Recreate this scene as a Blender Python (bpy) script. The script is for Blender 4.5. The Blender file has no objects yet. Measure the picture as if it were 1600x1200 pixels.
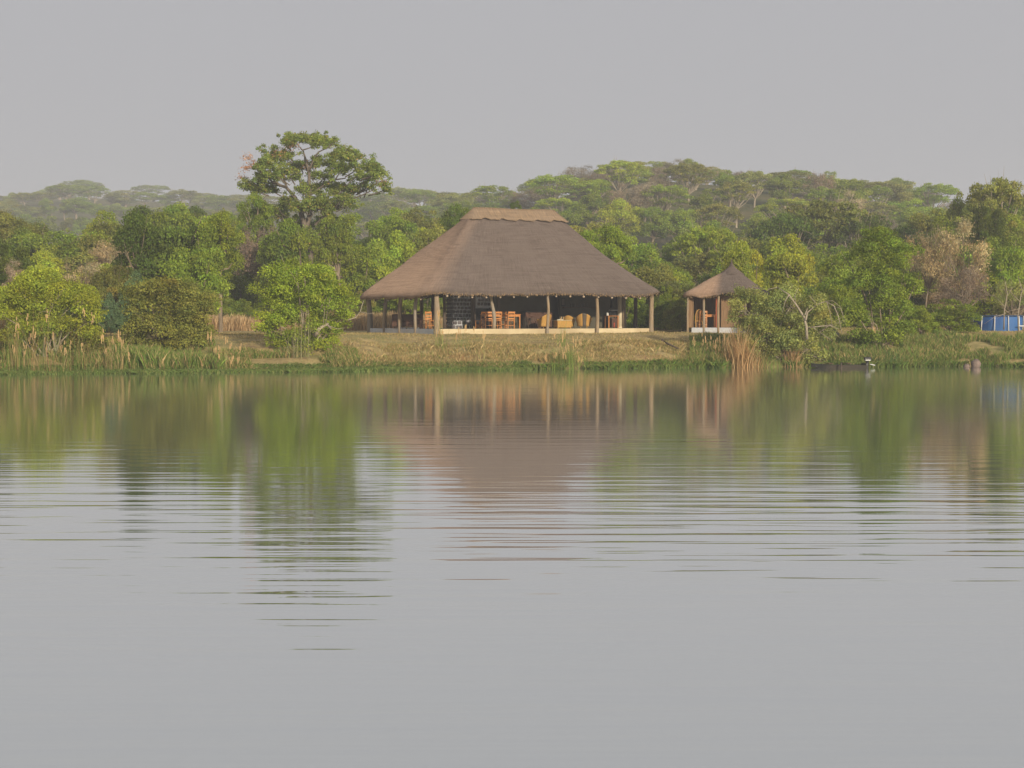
import bpy, math, random
import numpy as np
from mathutils import Vector, Matrix

random.seed(7)
R = math.radians
sc = bpy.context.scene
COL = sc.collection

# ------------------------------------------------------------------ camera, sky, sun, exposure
F = 2600.0            # focal length in pixels of a 1600 px wide picture
CAMZ = 2.78
HOR = 495.0
cd = bpy.data.cameras.new('camera')
cd.sensor_width = 36.0
cd.lens = 36.0 * F / 1600.0
cd.clip_start = 0.5
cd.clip_end = 6000
cam = bpy.data.objects.new('camera', cd)
COL.objects.link(cam)
cam.location = (0, 0, CAMZ)
cam.rotation_euler = (R(90) - math.atan((600 - HOR) / F), 0, 0)
sc.camera = cam

SUN_AZ = R(26)        # the sun stands behind the camera, this far to the right
SUN_EL = R(15.5)
sdir = Vector((math.sin(SUN_AZ) * math.cos(SUN_EL), -math.cos(SUN_AZ) * math.cos(SUN_EL), math.sin(SUN_EL)))
ld = bpy.data.lights.new('sun', 'SUN')
ld.energy = 4.8
ld.angle = R(1.5)
ld.color = (1.0, 0.87, 0.67)
sun = bpy.data.objects.new('sun', ld)
COL.objects.link(sun)
sun.rotation_euler = sdir.to_track_quat('Z', 'Y').to_euler()

w = bpy.data.worlds.new('World')
sc.world = w
w.use_nodes = True
nt = w.node_tree
nt.nodes.clear()
sky = nt.nodes.new('ShaderNodeTexSky')
sky.sky_type = 'NISHITA'
sky.sun_disc = False
sky.sun_elevation = SUN_EL
sky.sun_rotation = math.atan2(sdir.x, sdir.y)
sky.air_density = 1.0
sky.dust_density = 8.0
hs = nt.nodes.new('ShaderNodeHueSaturation')
hs.inputs['Saturation'].default_value = 0.15
mx = nt.nodes.new('ShaderNodeMixRGB')
mx.inputs[0].default_value = 0.90          # the haze veils nearly all of the sky
mx.inputs[2].default_value = (4.40, 4.44, 4.76, 1)
bg = nt.nodes.new('ShaderNodeBackground')
bg.inputs['Strength'].default_value = 0.1
wo = nt.nodes.new('ShaderNodeOutputWorld')
nt.links.new(sky.outputs[0], hs.inputs['Color'])
nt.links.new(hs.outputs[0], mx.inputs[1])
nt.links.new(mx.outputs[0], bg.inputs['Color'])
nt.links.new(bg.outputs[0], wo.inputs['Surface'])

sc.view_settings.view_transform = 'Standard'
sc.view_settings.look = 'None'
sc.view_settings.exposure = 0.0
sc.view_settings.gamma = 1.0
sc.view_settings.use_curve_mapping = False
sc.render.engine = 'CYCLES'
sc.cycles.use_denoising = True
sc.cycles.max_bounces = 6
sc.cycles.diffuse_bounces = 3
sc.cycles.transmission_bounces = 4
sc.cycles.glossy_bounces = 3
sc.cycles.volume_bounces = 1
sc.cycles.use_adaptive_sampling = False
sc.cycles.sample_clamp_indirect = 8


# ------------------------------------------------------------------ helpers
def wx(px, D):
    return (px - 800.0) / F * D


def wz(py, D):
    """height of something seen on picture row py at the distance D"""
    return CAMZ + (HOR - py) / F * D


def tag(o, label=None, cat=None, group=None, kind=None):
    if label: o['label'] = label
    if cat: o['category'] = cat
    if group: o['group'] = group
    if kind: o['kind'] = kind
    return o


def empty(name, loc=(0, 0, 0), rz=0.0, label=None, cat=None, group=None):
    o = bpy.data.objects.new(name, None)
    o.empty_display_size = 0.2
    COL.objects.link(o)
    o.location = loc
    o.rotation_euler = (0, 0, rz)
    return tag(o, label, cat, group)


def link(name, me, m=None, parent=None):
    o = bpy.data.objects.new(name, me)
    COL.objects.link(o)
    if m is not None and len(me.materials) == 0:
        me.materials.append(m)
    if parent is not None: o.parent = parent
    return o


def copy_tree(o, parent=None):
    c = o.copy()
    COL.objects.link(c)
    c.parent = parent
    for ch in list(o.children):
        copy_tree(ch, c)
    return c


class MB:
    """collects simple shapes into one mesh"""
    def __init__(s):
        s.v = []; s.f = []; s.smooth = []

    def add(s, vs, fs, smooth=False, M=None):
        n = len(s.v)
        if M is not None: vs = [M @ Vector(p) for p in vs]
        s.v += [tuple(p) for p in vs]
        s.f += [tuple(i + n for i in f) for f in fs]
        s.smooth += [smooth] * len(fs)
        return s

    def box(s, x0, x1, y0, y1, z0, z1, M=None, bev=0.0, jit=0.0):
        if bev <= 0:
            vs = [(x, y, z) for z in (z0, z1) for y in (y0, y1) for x in (x0, x1)]
            if jit: vs = [tuple(c + random.uniform(-jit, jit) for c in p) for p in vs]
            fs = [(0, 2, 3, 1), (4, 5, 7, 6), (0, 1, 5, 4), (1, 3, 7, 5), (3, 2, 6, 7), (2, 0, 4, 6)]
            return s.add(vs, fs, False, M)
        b = bev
        vs = []
        for z, i in ((z0, b), (z0 + b, 0), (z1 - b, 0), (z1, b)):
            j = 0 if i else b
            vs += [(x0 + i + 0, y0 + i, z), (x1 - i, y0 + i, z), (x1 - i, y1 - i, z), (x0 + i, y1 - i, z)]
        if jit: vs = [tuple(c + random.uniform(-jit, jit) for c in p) for p in vs]
        fs = [(3, 2, 1, 0), (12, 13, 14, 15)]
        for k in range(3):
            for q in range(4):
                a = k * 4 + q; c = k * 4 + (q + 1) % 4
                fs.append((a, c, c + 4, a + 4))
        return s.add(vs, fs, False, M)

    def bar(s, a, b, wdt, hgt=None):
        a = Vector(a); b = Vector(b); d = b - a
        hgt = hgt or wdt
        q = d.to_track_quat('Z', 'Y').to_matrix().to_4x4()
        return s.box(-wdt / 2, wdt / 2, -hgt / 2, hgt / 2, 0, d.length, Matrix.Translation(a) @ q)

    def tube(s, pts, rads, n=7, cap=True):
        pts = [Vector(p) for p in pts]
        vs = []; fs = []
        for i, p in enumerate(pts):
            d = (pts[min(i + 1, len(pts) - 1)] - pts[max(i - 1, 0)])
            if d.length < 1e-6: d = Vector((0, 0, 1))
            d.normalize()
            up = Vector((1, 0, 0)) if abs(d.x) < 0.8 else Vector((0, 1, 0))
            a = d.cross(up).normalized(); b = d.cross(a)
            for k in range(n):
                t = 2 * math.pi * k / n
                vs.append(p + (a * math.cos(t) + b * math.sin(t)) * rads[i])
        for i in range(len(pts) - 1):
            for k in range(n):
                k2 = (k + 1) % n
                fs.append((i * n + k, i * n + k2, (i + 1) * n + k2, (i + 1) * n + k))
        if cap:
            fs.append(tuple(range(n - 1, -1, -1)))
            fs.append(tuple(range((len(pts) - 1) * n, len(pts) * n)))
        return s.add(vs, fs, True)

    def ball(s, c, r, nu=10, nv=6, jit=0.0):
        c = Vector(c)
        if not hasattr(r, '__len__'): r = (r, r, r)
        vs = [(0, 0, -1)]
        for j in range(1, nv):
            ph = -math.pi / 2 + math.pi * j / nv
            for i in range(nu):
                t = 2 * math.pi * i / nu
                k = 1 + random.uniform(-jit, jit)
                vs.append((math.cos(t) * math.cos(ph) * k, math.sin(t) * math.cos(ph) * k, math.sin(ph) * k))
        vs.append((0, 0, 1))
        vs = [(c.x + p[0] * r[0], c.y + p[1] * r[1], c.z + p[2] * r[2]) for p in vs]
        fs = []
        for i in range(nu):
            fs.append((0, 1 + (i + 1) % nu, 1 + i))
        for j in range(nv - 2):
            for i in range(nu):
                a = 1 + j * nu + i; b = 1 + j * nu + (i + 1) % nu
                fs.append((a, b, b + nu, a + nu))
        l = len(vs) - 1
        for i in range(nu):
            a = 1 + (nv - 2) * nu
            fs.append((a + i, a + (i + 1) % nu, l))
        return s.add(vs, fs, True)

    def mesh(s, name):
        me = bpy.data.meshes.new(name)
        me.from_pydata(s.v, [], s.f)
        me.polygons.foreach_set('use_smooth', s.smooth)
        me.update()
        return me

    def build(s, name, m, parent=None):
        return link(name, s.mesh(name), m, parent)


def np_mesh(name, verts, fsize, tint=None):
    """mesh out of an array of verts in which each face owns its own fsize verts"""
    verts = np.asarray(verts, dtype=np.float32).reshape(-1, 3)
    n = len(verts); nf = n // fsize
    me = bpy.data.meshes.new(name)
    me.vertices.add(n)
    me.vertices.foreach_set('co', verts.ravel())
    me.loops.add(n)
    me.loops.foreach_set('vertex_index', np.arange(n, dtype=np.int32))
    me.polygons.add(nf)
    me.polygons.foreach_set('loop_start', np.arange(0, n, fsize, dtype=np.int32))
    me.update(calc_edges=True)
    if tint is not None:
        a = me.attributes.new('tint', 'FLOAT_COLOR', 'POINT')
        t = np.ones((n, 4), dtype=np.float32)
        t[:, :3] = np.repeat(tint, fsize, axis=0)
        a.data.foreach_set('color', t.ravel())
    return me


# ------------------------------------------------------------------ materials
def newmat(name):
    m = bpy.data.materials.new(name)
    m.use_nodes = True
    n = m.node_tree.nodes; n.clear()
    out = n.new('ShaderNodeOutputMaterial')
    return m, m.node_tree, out


def pbr(name, c1, c2=None, rough=0.8, scale=6.0, stretch=(1, 1, 1), bump=0.0, metallic=0.0, detail=5, contrast=(0.35, 0.65), spec=0.3, c3=None):
    m, t, out = newmat(name)
    N = t.nodes; L = t.links
    b = N.new('ShaderNodeBsdfPrincipled')
    b.inputs['Roughness'].default_value = rough
    b.inputs['Metallic'].default_value = metallic
    b.inputs['Specular IOR Level'].default_value = spec
    L.new(b.outputs[0], out.inputs['Surface'])
    if c2 is None:
        c2 = tuple(x * 0.7 for x in c1)
    tc = N.new('ShaderNodeTexCoord')
    mp = N.new('ShaderNodeMapping')
    mp.inputs['Scale'].default_value = stretch
    ns = N.new('ShaderNodeTexNoise')
    ns.inputs['Scale'].default_value = scale
    ns.inputs['Detail'].default_value = detail
    ns.inputs['Roughness'].default_value = 0.65
    L.new(tc.outputs['Object'], mp.inputs['Vector'])
    L.new(mp.outputs[0], ns.inputs['Vector'])
    rp = N.new('ShaderNodeValToRGB')
    rp.color_ramp.elements[0].position = contrast[0]
    rp.color_ramp.elements[0].color = (*c2, 1)
    rp.color_ramp.elements[1].position = contrast[1]
    rp.color_ramp.elements[1].color = (*c1, 1)
    L.new(ns.outputs['Fac'], rp.inputs[0])
    col = rp.outputs[0]
    if c3 is not None:                      # large soft blotches of a third colour
        n2 = N.new('ShaderNodeTexNoise')
        n2.inputs['Scale'].default_value = scale * 0.12
        n2.inputs['Detail'].default_value = 3
        L.new(tc.outputs['Object'], n2.inputs['Vector'])
        r2 = N.new('ShaderNodeValToRGB')
        r2.color_ramp.elements[0].position = 0.45
        r2.color_ramp.elements[1].position = 0.62
        L.new(n2.outputs['Fac'], r2.inputs[0])
        mm = N.new('ShaderNodeMixRGB')
        L.new(r2.outputs[0], mm.inputs[0])
        L.new(col, mm.inputs[1])
        mm.inputs[2].default_value = (*c3, 1)
        col = mm.outputs[0]
    L.new(col, b.inputs['Base Color'])
    if bump:
        bp = N.new('ShaderNodeBump')
        bp.inputs['Strength'].default_value = 1.0
        bp.inputs['Distance'].default_value = bump
        L.new(ns.outputs['Fac'], bp.inputs['Height'])
        L.new(bp.outputs[0], b.inputs['Normal'])
    return m


def leafmat(name, trans=0.3, rough=0.6, gloss=0.25):
    m, t, out = newmat(name)
    N = t.nodes; L = t.links
    at = N.new('ShaderNodeAttribute'); at.attribute_name = 'tint'
    oi = N.new('ShaderNodeObjectInfo')
    mu = N.new('ShaderNodeMixRGB'); mu.blend_type = 'MULTIPLY'; mu.inputs[0].default_value = 1
    L.new(at.outputs['Color'], mu.inputs[1]); L.new(oi.outputs['Color'], mu.inputs[2])
    b = N.new('ShaderNodeBsdfPrincipled')
    b.inputs['Roughness'].default_value = rough
    b.inputs['Specular IOR Level'].default_value = gloss
    tr = N.new('ShaderNodeBsdfTranslucent')
    m2 = N.new('ShaderNodeMixRGB'); m2.blend_type = 'MULTIPLY'; m2.inputs[0].default_value = 1
    m2.inputs[2].default_value = (1.25, 1.2, 0.55, 1)
    L.new(mu.outputs[0], m2.inputs[1])
    L.new(mu.outputs[0], b.inputs['Base Color'])
    L.new(m2.outputs[0], tr.inputs['Color'])
    ms = N.new('ShaderNodeMixShader'); ms.inputs[0].default_value = trans
    L.new(b.outputs[0], ms.inputs[1]); L.new(tr.outputs[0], ms.inputs[2])
    L.new(ms.outputs[0], out.inputs['Surface'])
    return m


M = {}
M['leaf'] = leafmat('leaf', 0.42)
M['dryleaf'] = leafmat('dry_leaf', 0.2, 0.9, 0.05)
M['grass'] = leafmat('grass_blade', 0.3, 0.8, 0.1)
M['bark'] = pbr('bark', (0.30, 0.24, 0.17), (0.15, 0.115, 0.08), 0.9, 5, (1, 1, .3), 0.02)
M['palebark'] = pbr('pale_bark', (0.38, 0.32, 0.24), (0.20, 0.165, 0.12), 0.9, 5, (1, 1, .3), 0.02)
M['greybark'] = pbr('grey_bark', (0.19, 0.155, 0.12), (0.10, 0.08, 0.06), 0.9, 5, (1, 1, .3), 0.02)
M['post'] = pbr('weathered_pole', (0.36, 0.27, 0.17), (0.20, 0.145, 0.09), 0.85, 4, (3, 3, .35), 0.012, c3=(0.27, 0.23, 0.18))
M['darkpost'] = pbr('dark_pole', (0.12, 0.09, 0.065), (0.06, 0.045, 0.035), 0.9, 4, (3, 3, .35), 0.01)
M['poleend'] = pbr('sawn_pole_end', (0.55, 0.44, 0.32), (0.36, 0.28, 0.2), 0.8, 12)
M['cream'] = pbr('cream_plaster', (0.62, 0.52, 0.33), (0.50, 0.40, 0.25), 0.85, 1.6, (1, 1, 2), 0.004, contrast=(.3, .6), c3=(0.42, 0.33, 0.2))
M['column'] = pbr('cream_column', (0.80, 0.70, 0.50), (0.72, 0.62, 0.43), 0.8, 2.0)
M['slab'] = pbr('floor_screed', (0.20, 0.18, 0.16), (0.15, 0.135, 0.12), 0.55, 2)
M['greywall'] = pbr('grey_render', (0.68, 0.685, 0.70), (0.56, 0.565, 0.58), 0.9, 3, (1, 1, 1), 0.006, c3=(0.55, 0.53, 0.5))
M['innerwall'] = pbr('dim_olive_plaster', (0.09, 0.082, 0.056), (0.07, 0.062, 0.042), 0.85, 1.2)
M['stone'] = pbr('dark_stone', (0.17, 0.155, 0.16), (0.08, 0.072, 0.08), 0.9, 3.5, (1, 1, 1), 0.01, c3=(0.12, 0.085, 0.07))
M['mortar'] = pbr('pale_mortar', (0.50, 0.51, 0.53), (0.40, 0.41, 0.43), 0.95, 9)
M['orangewood'] = pbr('varnished_wood', (0.60, 0.255, 0.075), (0.42, 0.165, 0.045), 0.4, 6, (4, 4, .5), 0, spec=0.5)
M['darkwood'] = pbr('dark_wood', (0.10, 0.045, 0.025), (0.055, 0.025, 0.016), 0.6, 6, (4, 4, .5))
M['wicker'] = pbr('wicker', (0.52, 0.30, 0.075), (0.33, 0.17, 0.035), 0.7, 30, (1, 1, 2.2), 0.006)
M['wickerdark'] = pbr('grey_stripe_wicker', (0.12, 0.10, 0.07), (0.08, 0.06, 0.045), 0.7, 30, (1, 1, 2.2), 0.006)
M['white'] = pbr('white_ware', (0.75, 0.74, 0.7), (0.62, 0.6, 0.56), 0.5, 5)
M['black'] = pbr('black_plastic', (0.025, 0.025, 0.027), (0.015, 0.015, 0.017), 0.4, 6)
M['red'] = pbr('red_wax', (0.55, 0.09, 0.04), (0.42, 0.06, 0.03), 0.5, 6)
M['reddoor'] = pbr('red_brown_door', (0.34, 0.085, 0.03), (0.22, 0.05, 0.02), 0.6, 5, (4, 4, .5))
M['reedwall'] = pbr('reed_screen', (0.30, 0.19, 0.10), (0.15, 0.09, 0.05), 0.9, 4, (9, 9, .3), 0.01)
M['poolblue'] = pbr('pool_liner_blue', (0.010, 0.065, 0.26), (0.008, 0.04, 0.18), 0.6, 2.2, (1, 1, 1), 0.02, contrast=(.3, .7), c3=(0.035, 0.12, 0.32))
M['poolrim'] = pbr('pool_rim_navy', (0.015, 0.05, 0.12), (0.01, 0.03, 0.08), 0.5, 5)
M['hull'] = pbr('dark_hull', (0.035, 0.034, 0.026), (0.018, 0.018, 0.015), 0.6, 3, (1, 1, 1), 0, c3=(0.055, 0.045, 0.03))
M['rock'] = pbr('river_rock', (0.22, 0.165, 0.135), (0.11, 0.085, 0.075), 0.9, 3, (1, 1, 1), 0.04)
M['paper'] = pbr('paper', (0.78, 0.74, 0.62), (0.7, 0.66, 0.55), 0.8, 4)


def thatch_mat(name, c1, c2, c3, lit_left, lit_mul):
    """weathered thatch: stalk streaks running down the slope and fine courses; light on the left faces is painted into the colour"""
    m, t, out = newmat(name)
    N = t.nodes; L = t.links
    b = N.new('ShaderNodeBsdfPrincipled')
    b.inputs['Roughness'].default_value = 1.0
    b.inputs['Diffuse Roughness'].default_value = 1.0
    b.inputs['Specular IOR Level'].default_value = 0.05
    L.new(b.outputs[0], out.inputs['Surface'])
    uv = N.new('ShaderNodeUVMap'); uv.uv_map = 'UVMap'
    def noise(sx, sy, scale, det=5):
        mp = N.new('ShaderNodeMapping'); mp.inputs['Scale'].default_value = (sx, sy, 1)
        L.new(uv.outputs[0], mp.inputs['Vector'])
        n = N.new('ShaderNodeTexNoise'); n.inputs['Scale'].default_value = scale
        n.inputs['Detail'].default_value = det; n.inputs['Roughness'].default_value = 0.7
        L.new(mp.outputs[0], n.inputs['Vector'])
        return n
    streak = noise(9, 1.1, 1.0, 6)
    course = noise(0.35, 5.0, 1.0, 4)
    blot = noise(1, 1, 0.35, 4)
    r1 = N.new('ShaderNodeValToRGB')
    r1.color_ramp.elements[0].position = .3; r1.color_ramp.elements[0].color = (*c2, 1)
    r1.color_ramp.elements[1].position = .7; r1.color_ramp.elements[1].color = (*c1, 1)
    L.new(streak.outputs['Fac'], r1.inputs[0])
    r2 = N.new('ShaderNodeValToRGB')
    r2.color_ramp.elements[0].position = .35; r2.color_ramp.elements[0].color = (0.76, 0.76, 0.76, 1)
    r2.color_ramp.elements[1].position = .65; r2.color_ramp.elements[1].color = (1.12, 1.12, 1.12, 1)
    L.new(course.outputs['Fac'], r2.inputs[0])
    mu = N.new('ShaderNodeMixRGB'); mu.blend_type = 'MULTIPLY'; mu.inputs[0].default_value = 1
    L.new(r1.outputs[0], mu.inputs[1]); L.new(r2.outputs[0], mu.inputs[2])
    mm = N.new('ShaderNodeMixRGB')
    r3 = N.new('ShaderNodeValToRGB')
    r3.color_ramp.elements[0].position = .42; r3.color_ramp.elements[1].position = .68
    L.new(blot.outputs['Fac'], r3.inputs[0]); L.new(r3.outputs[0], mm.inputs[0])
    L.new(mu.outputs[0], mm.inputs[1]); mm.inputs[2].default_value = (*c3, 1)
    col = mm.outputs[0]
    if lit_left:
        at = N.new('ShaderNodeAttribute'); at.attribute_name = 'straw'  # weight of the brightness painted on left faces
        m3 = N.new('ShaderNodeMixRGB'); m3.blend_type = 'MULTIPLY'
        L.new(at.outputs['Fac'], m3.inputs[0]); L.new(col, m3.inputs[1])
        m3.inputs[2].default_value = (*lit_mul, 1)
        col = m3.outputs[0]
    L.new(col, b.inputs['Base Color'])
    ad = N.new('ShaderNodeMath'); ad.operation = 'ADD'
    L.new(streak.outputs['Fac'], ad.inputs[0]); L.new(course.outputs['Fac'], ad.inputs[1])
    bp = N.new('ShaderNodeBump'); bp.inputs['Distance'].default_value = 0.09; bp.inputs['Strength'].default_value = 0.8
    L.new(ad.outputs[0], bp.inputs['Height']); L.new(bp.outputs[0], b.inputs['Normal'])
    return m


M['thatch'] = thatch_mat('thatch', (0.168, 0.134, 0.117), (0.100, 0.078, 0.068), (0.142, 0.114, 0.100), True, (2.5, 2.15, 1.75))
M['cap'] = thatch_mat('new_thatch', (0.33, 0.235, 0.15), (0.17, 0.125, 0.09), (0.22, 0.165, 0.12), False, None)
M['strawend'] = leafmat('straw_end', 0.1, 0.95, 0.05)


# ------------------------------------------------------------------ ground
def interp(x, tab):
    return np.interp(x, [a for a, b in tab], [b for a, b in tab])


SHORE = [(-400, 66), (-60, 76), (-25, 81.5), (-13, 84.5), (-6, 87.0), (0, 88.2), (8, 90.6), (16, 92.6), (24, 93.4), (29, 93.2), (60, 90), (400, 84)]
LAKE_ISO = [(0, -6.0), (.01, -2.0)]
_rng = np.random.default_rng(3)
_kx = _rng.normal(size=(24, 2)); _ph = _rng.uniform(0, 6.28, 24)


def wob(x, y, scale, k0=0, k1=8):
    s = 0
    for i in range(k0, k1):
        s = s + np.sin((_kx[i, 0] * x + _kx[i, 1] * y) / scale + _ph[i])
    return s / math.sqrt(k1 - k0)


def shore(x):
    return interp(x, SHORE) + 0.35 * np.sin(x * .83) + 0.22 * np.sin(x * 1.9 + 1) + .12 * np.sin(x * 4.3)


# skyline of the far hill, as crown-top rows over columns, turned into ground heights
HILL = [(-1500, 310), (-600, 322), (0, 324), (60, 320), (110, 314), (170, 322), (260, 322), (330, 326), (520, 326), (610, 318), (660, 325), (700, 322), (800, 326), (850, 314), (895, 301), (935, 285), (1010, 279), (1110, 287), (1180, 291), (1260, 295), (1320, 310), (1390, 312), (1470, 326), (1540, 335), (1700, 330), (2200, 315), (3200, 320)]
HILL_D = [(-1500, 1050), (300, 1050), (560, 950), (640, 760), (800, 480), (930, 430), (1300, 430), (1500, 470), (1700, 520), (3200, 560)]


def sstep(t):
    t = np.clip(t, 0, 1)
    return t * t * (3 - 2 * t)


def ground(x, y):
    x = np.asarray(x, dtype=float); y = np.asarray(y, dtype=float)
    d = y - shore(x)
    lip = 1.0 + 0.5 * np.sin(x * .21 + 2) + .3 * np.sin(x * .57)
    prof = np.interp(d, [-60, -12, -3, 0, 0.8, 3.4, 5.2, 8.5, 14, 30, 52, 90, 150], [-6, -3.2, -1.2, 0.0, 0.30, 0.72, 1.12, 1.34, 1.70, 1.68, 1.68, 3.2, 5.0]) + .27 * sstep((x - 5) / 8) * sstep((d - 12) / 10)
    prof = prof + np.where(d > 0, 0.11 * wob(x, y, 1.3) * sstep(d / 2) * (1 - sstep((d - 8) / 5)) + .02 * wob(x, y, .5, 8, 14) * sstep(d / 2) * (1 - sstep((d - 20) / 10)), 0)
    prof = prof + 0.10 * wob(x, y, 9, 4, 10) * sstep((d - 52) / 12)
    # the far hill
    yy = np.maximum(y, 60)
    px = 800 + F * x / yy
    hd = interp(px, HILL_D); row = interp(px, HILL)
    top = CAMZ + (HOR - row) / F * hd - 0.8
    rise = sstep((y - 200) / (hd - 200)) - 0.25 * sstep((y - hd - 30) / 500)
    hill = (top - 6) * rise
    return prof + np.where(y > 200, hill, 0)


def gz(x, y):
    return float(ground(x, y))


def build_ground():
    xs = np.concatenate([np.linspace(-1500, -160, 30)[:-1], np.linspace(-160, -42, 40)[:-1], np.linspace(-42, 46, 260)[:-1], np.linspace(46, 170, 40)[:-1], np.linspace(170, 1500, 30)])
    ys = np.concatenate([np.linspace(-300, 60, 10)[:-1], np.linspace(60, 78, 14)[:-1], np.linspace(78, 112, 150)[:-1], np.linspace(112, 140, 36)[:-1], np.linspace(140, 520, 70)[:-1], np.linspace(520, 1700, 60)])
    X, Y = np.meshgrid(xs, ys)
    Z = ground(X, Y)
    Z = np.where(Y < 60, np.minimum(Z, -3), Z)
    vs = np.stack([X, Y, Z], -1).reshape(-1, 3)
    nx, ny = len(xs), len(ys)
    i = np.arange(nx - 1)[None, :] + nx * np.arange(ny - 1)[:, None]
    q = np.stack([i, i + 1, i + 1 + nx, i + nx], -1).reshape(-1, 4)
    me = bpy.data.meshes.new('ground')
    me.from_pydata([], [], [])
    me.vertices.add(len(vs)); me.vertices.foreach_set('co', vs.astype(np.float32).ravel())
    me.loops.add(q.size); me.loops.foreach_set('vertex_index', q.astype(np.int32).ravel())
    me.polygons.add(len(q)); me.polygons.foreach_set('loop_start', np.arange(0, q.size, 4, dtype=np.int32))
    me.update(calc_edges=True)
    me.polygons.foreach_set('use_smooth', [True] * len(q))
    m, t, out = newmat('dry_lawn')
    N = t.nodes; L = t.links
    b = N.new('ShaderNodeBsdfPrincipled'); b.inputs['Roughness'].default_value = 1; b.inputs['Specular IOR Level'].default_value = .1
    L.new(b.outputs[0], out.inputs['Surface'])
    tc = N.new('ShaderNodeTexCoord')
    def nz(scale, det=5, vec=None):
        n = N.new('ShaderNodeTexNoise'); n.inputs['Scale'].default_value = scale; n.inputs['Detail'].default_value = det
        n.inputs['Roughness'].default_value = .7
        L.new(tc.outputs['Object'], n.inputs['Vector']); return n
    def ramp(src, p0, p1, c0=(0, 0, 0), c1=(1, 1, 1)):
        r = N.new('ShaderNodeValToRGB')
        r.color_ramp.elements[0].position = p0; r.color_ramp.elements[1].position = p1
        r.color_ramp.elements[0].color = (*c0, 1); r.color_ramp.elements[1].color = (*c1, 1)
        L.new(src, r.inputs[0]); return r
    base = ramp(nz(1.8).outputs['Fac'], .32, .68, (0.26, 0.185, 0.08), (0.52, 0.405, 0.19))
    green = ramp(nz(0.22, 4).outputs['Fac'], .47, .66)
    soil = ramp(nz(0.55, 6).outputs['Fac'], .56, .70)
    m1 = N.new('ShaderNodeMixRGB'); L.new(green.outputs[0], m1.inputs[0]); L.new(base.outputs[0], m1.inputs[1]); m1.inputs[2].default_value = (0.25, 0.24, 0.09, 1)
    m2 = N.new('ShaderNodeMixRGB'); L.new(soil.outputs[0], m2.inputs[0]); L.new(m1.outputs[0], m2.inputs[1]); m2.inputs[2].default_value = (0.26, 0.165, 0.10, 1)
    sx = N.new('ShaderNodeSeparateXYZ'); L.new(tc.outputs['Object'], sx.inputs[0])
    mr = N.new('ShaderNodeMapRange'); mr.inputs[1].default_value = 138; mr.inputs[2].default_value = 160
    L.new(sx.outputs['Y'], mr.inputs[0])
    wood = ramp(nz(0.12, 6).outputs['Fac'], .35, .65, (0.055, 0.075, 0.022), (0.15, 0.12, 0.06))
    m3 = N.new('ShaderNodeMixRGB'); L.new(mr.outputs[0], m3.inputs[0]); L.new(m2.outputs[0], m3.inputs[1]); L.new(wood.outputs[0], m3.inputs[2])
    L.new(m3.outputs[0], b.inputs['Base Color'])
    bp = N.new('ShaderNodeBump'); bp.inputs['Distance'].default_value = .08
    L.new(nz(5, 6).outputs['Fac'], bp.inputs['Height']); L.new(bp.outputs[0], b.inputs['Normal'])
    o = link('ground', me, m)
    tag(o, 'dry yellow lawn and earth bank rising to wooded hills', kind='structure')


build_ground()


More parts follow.
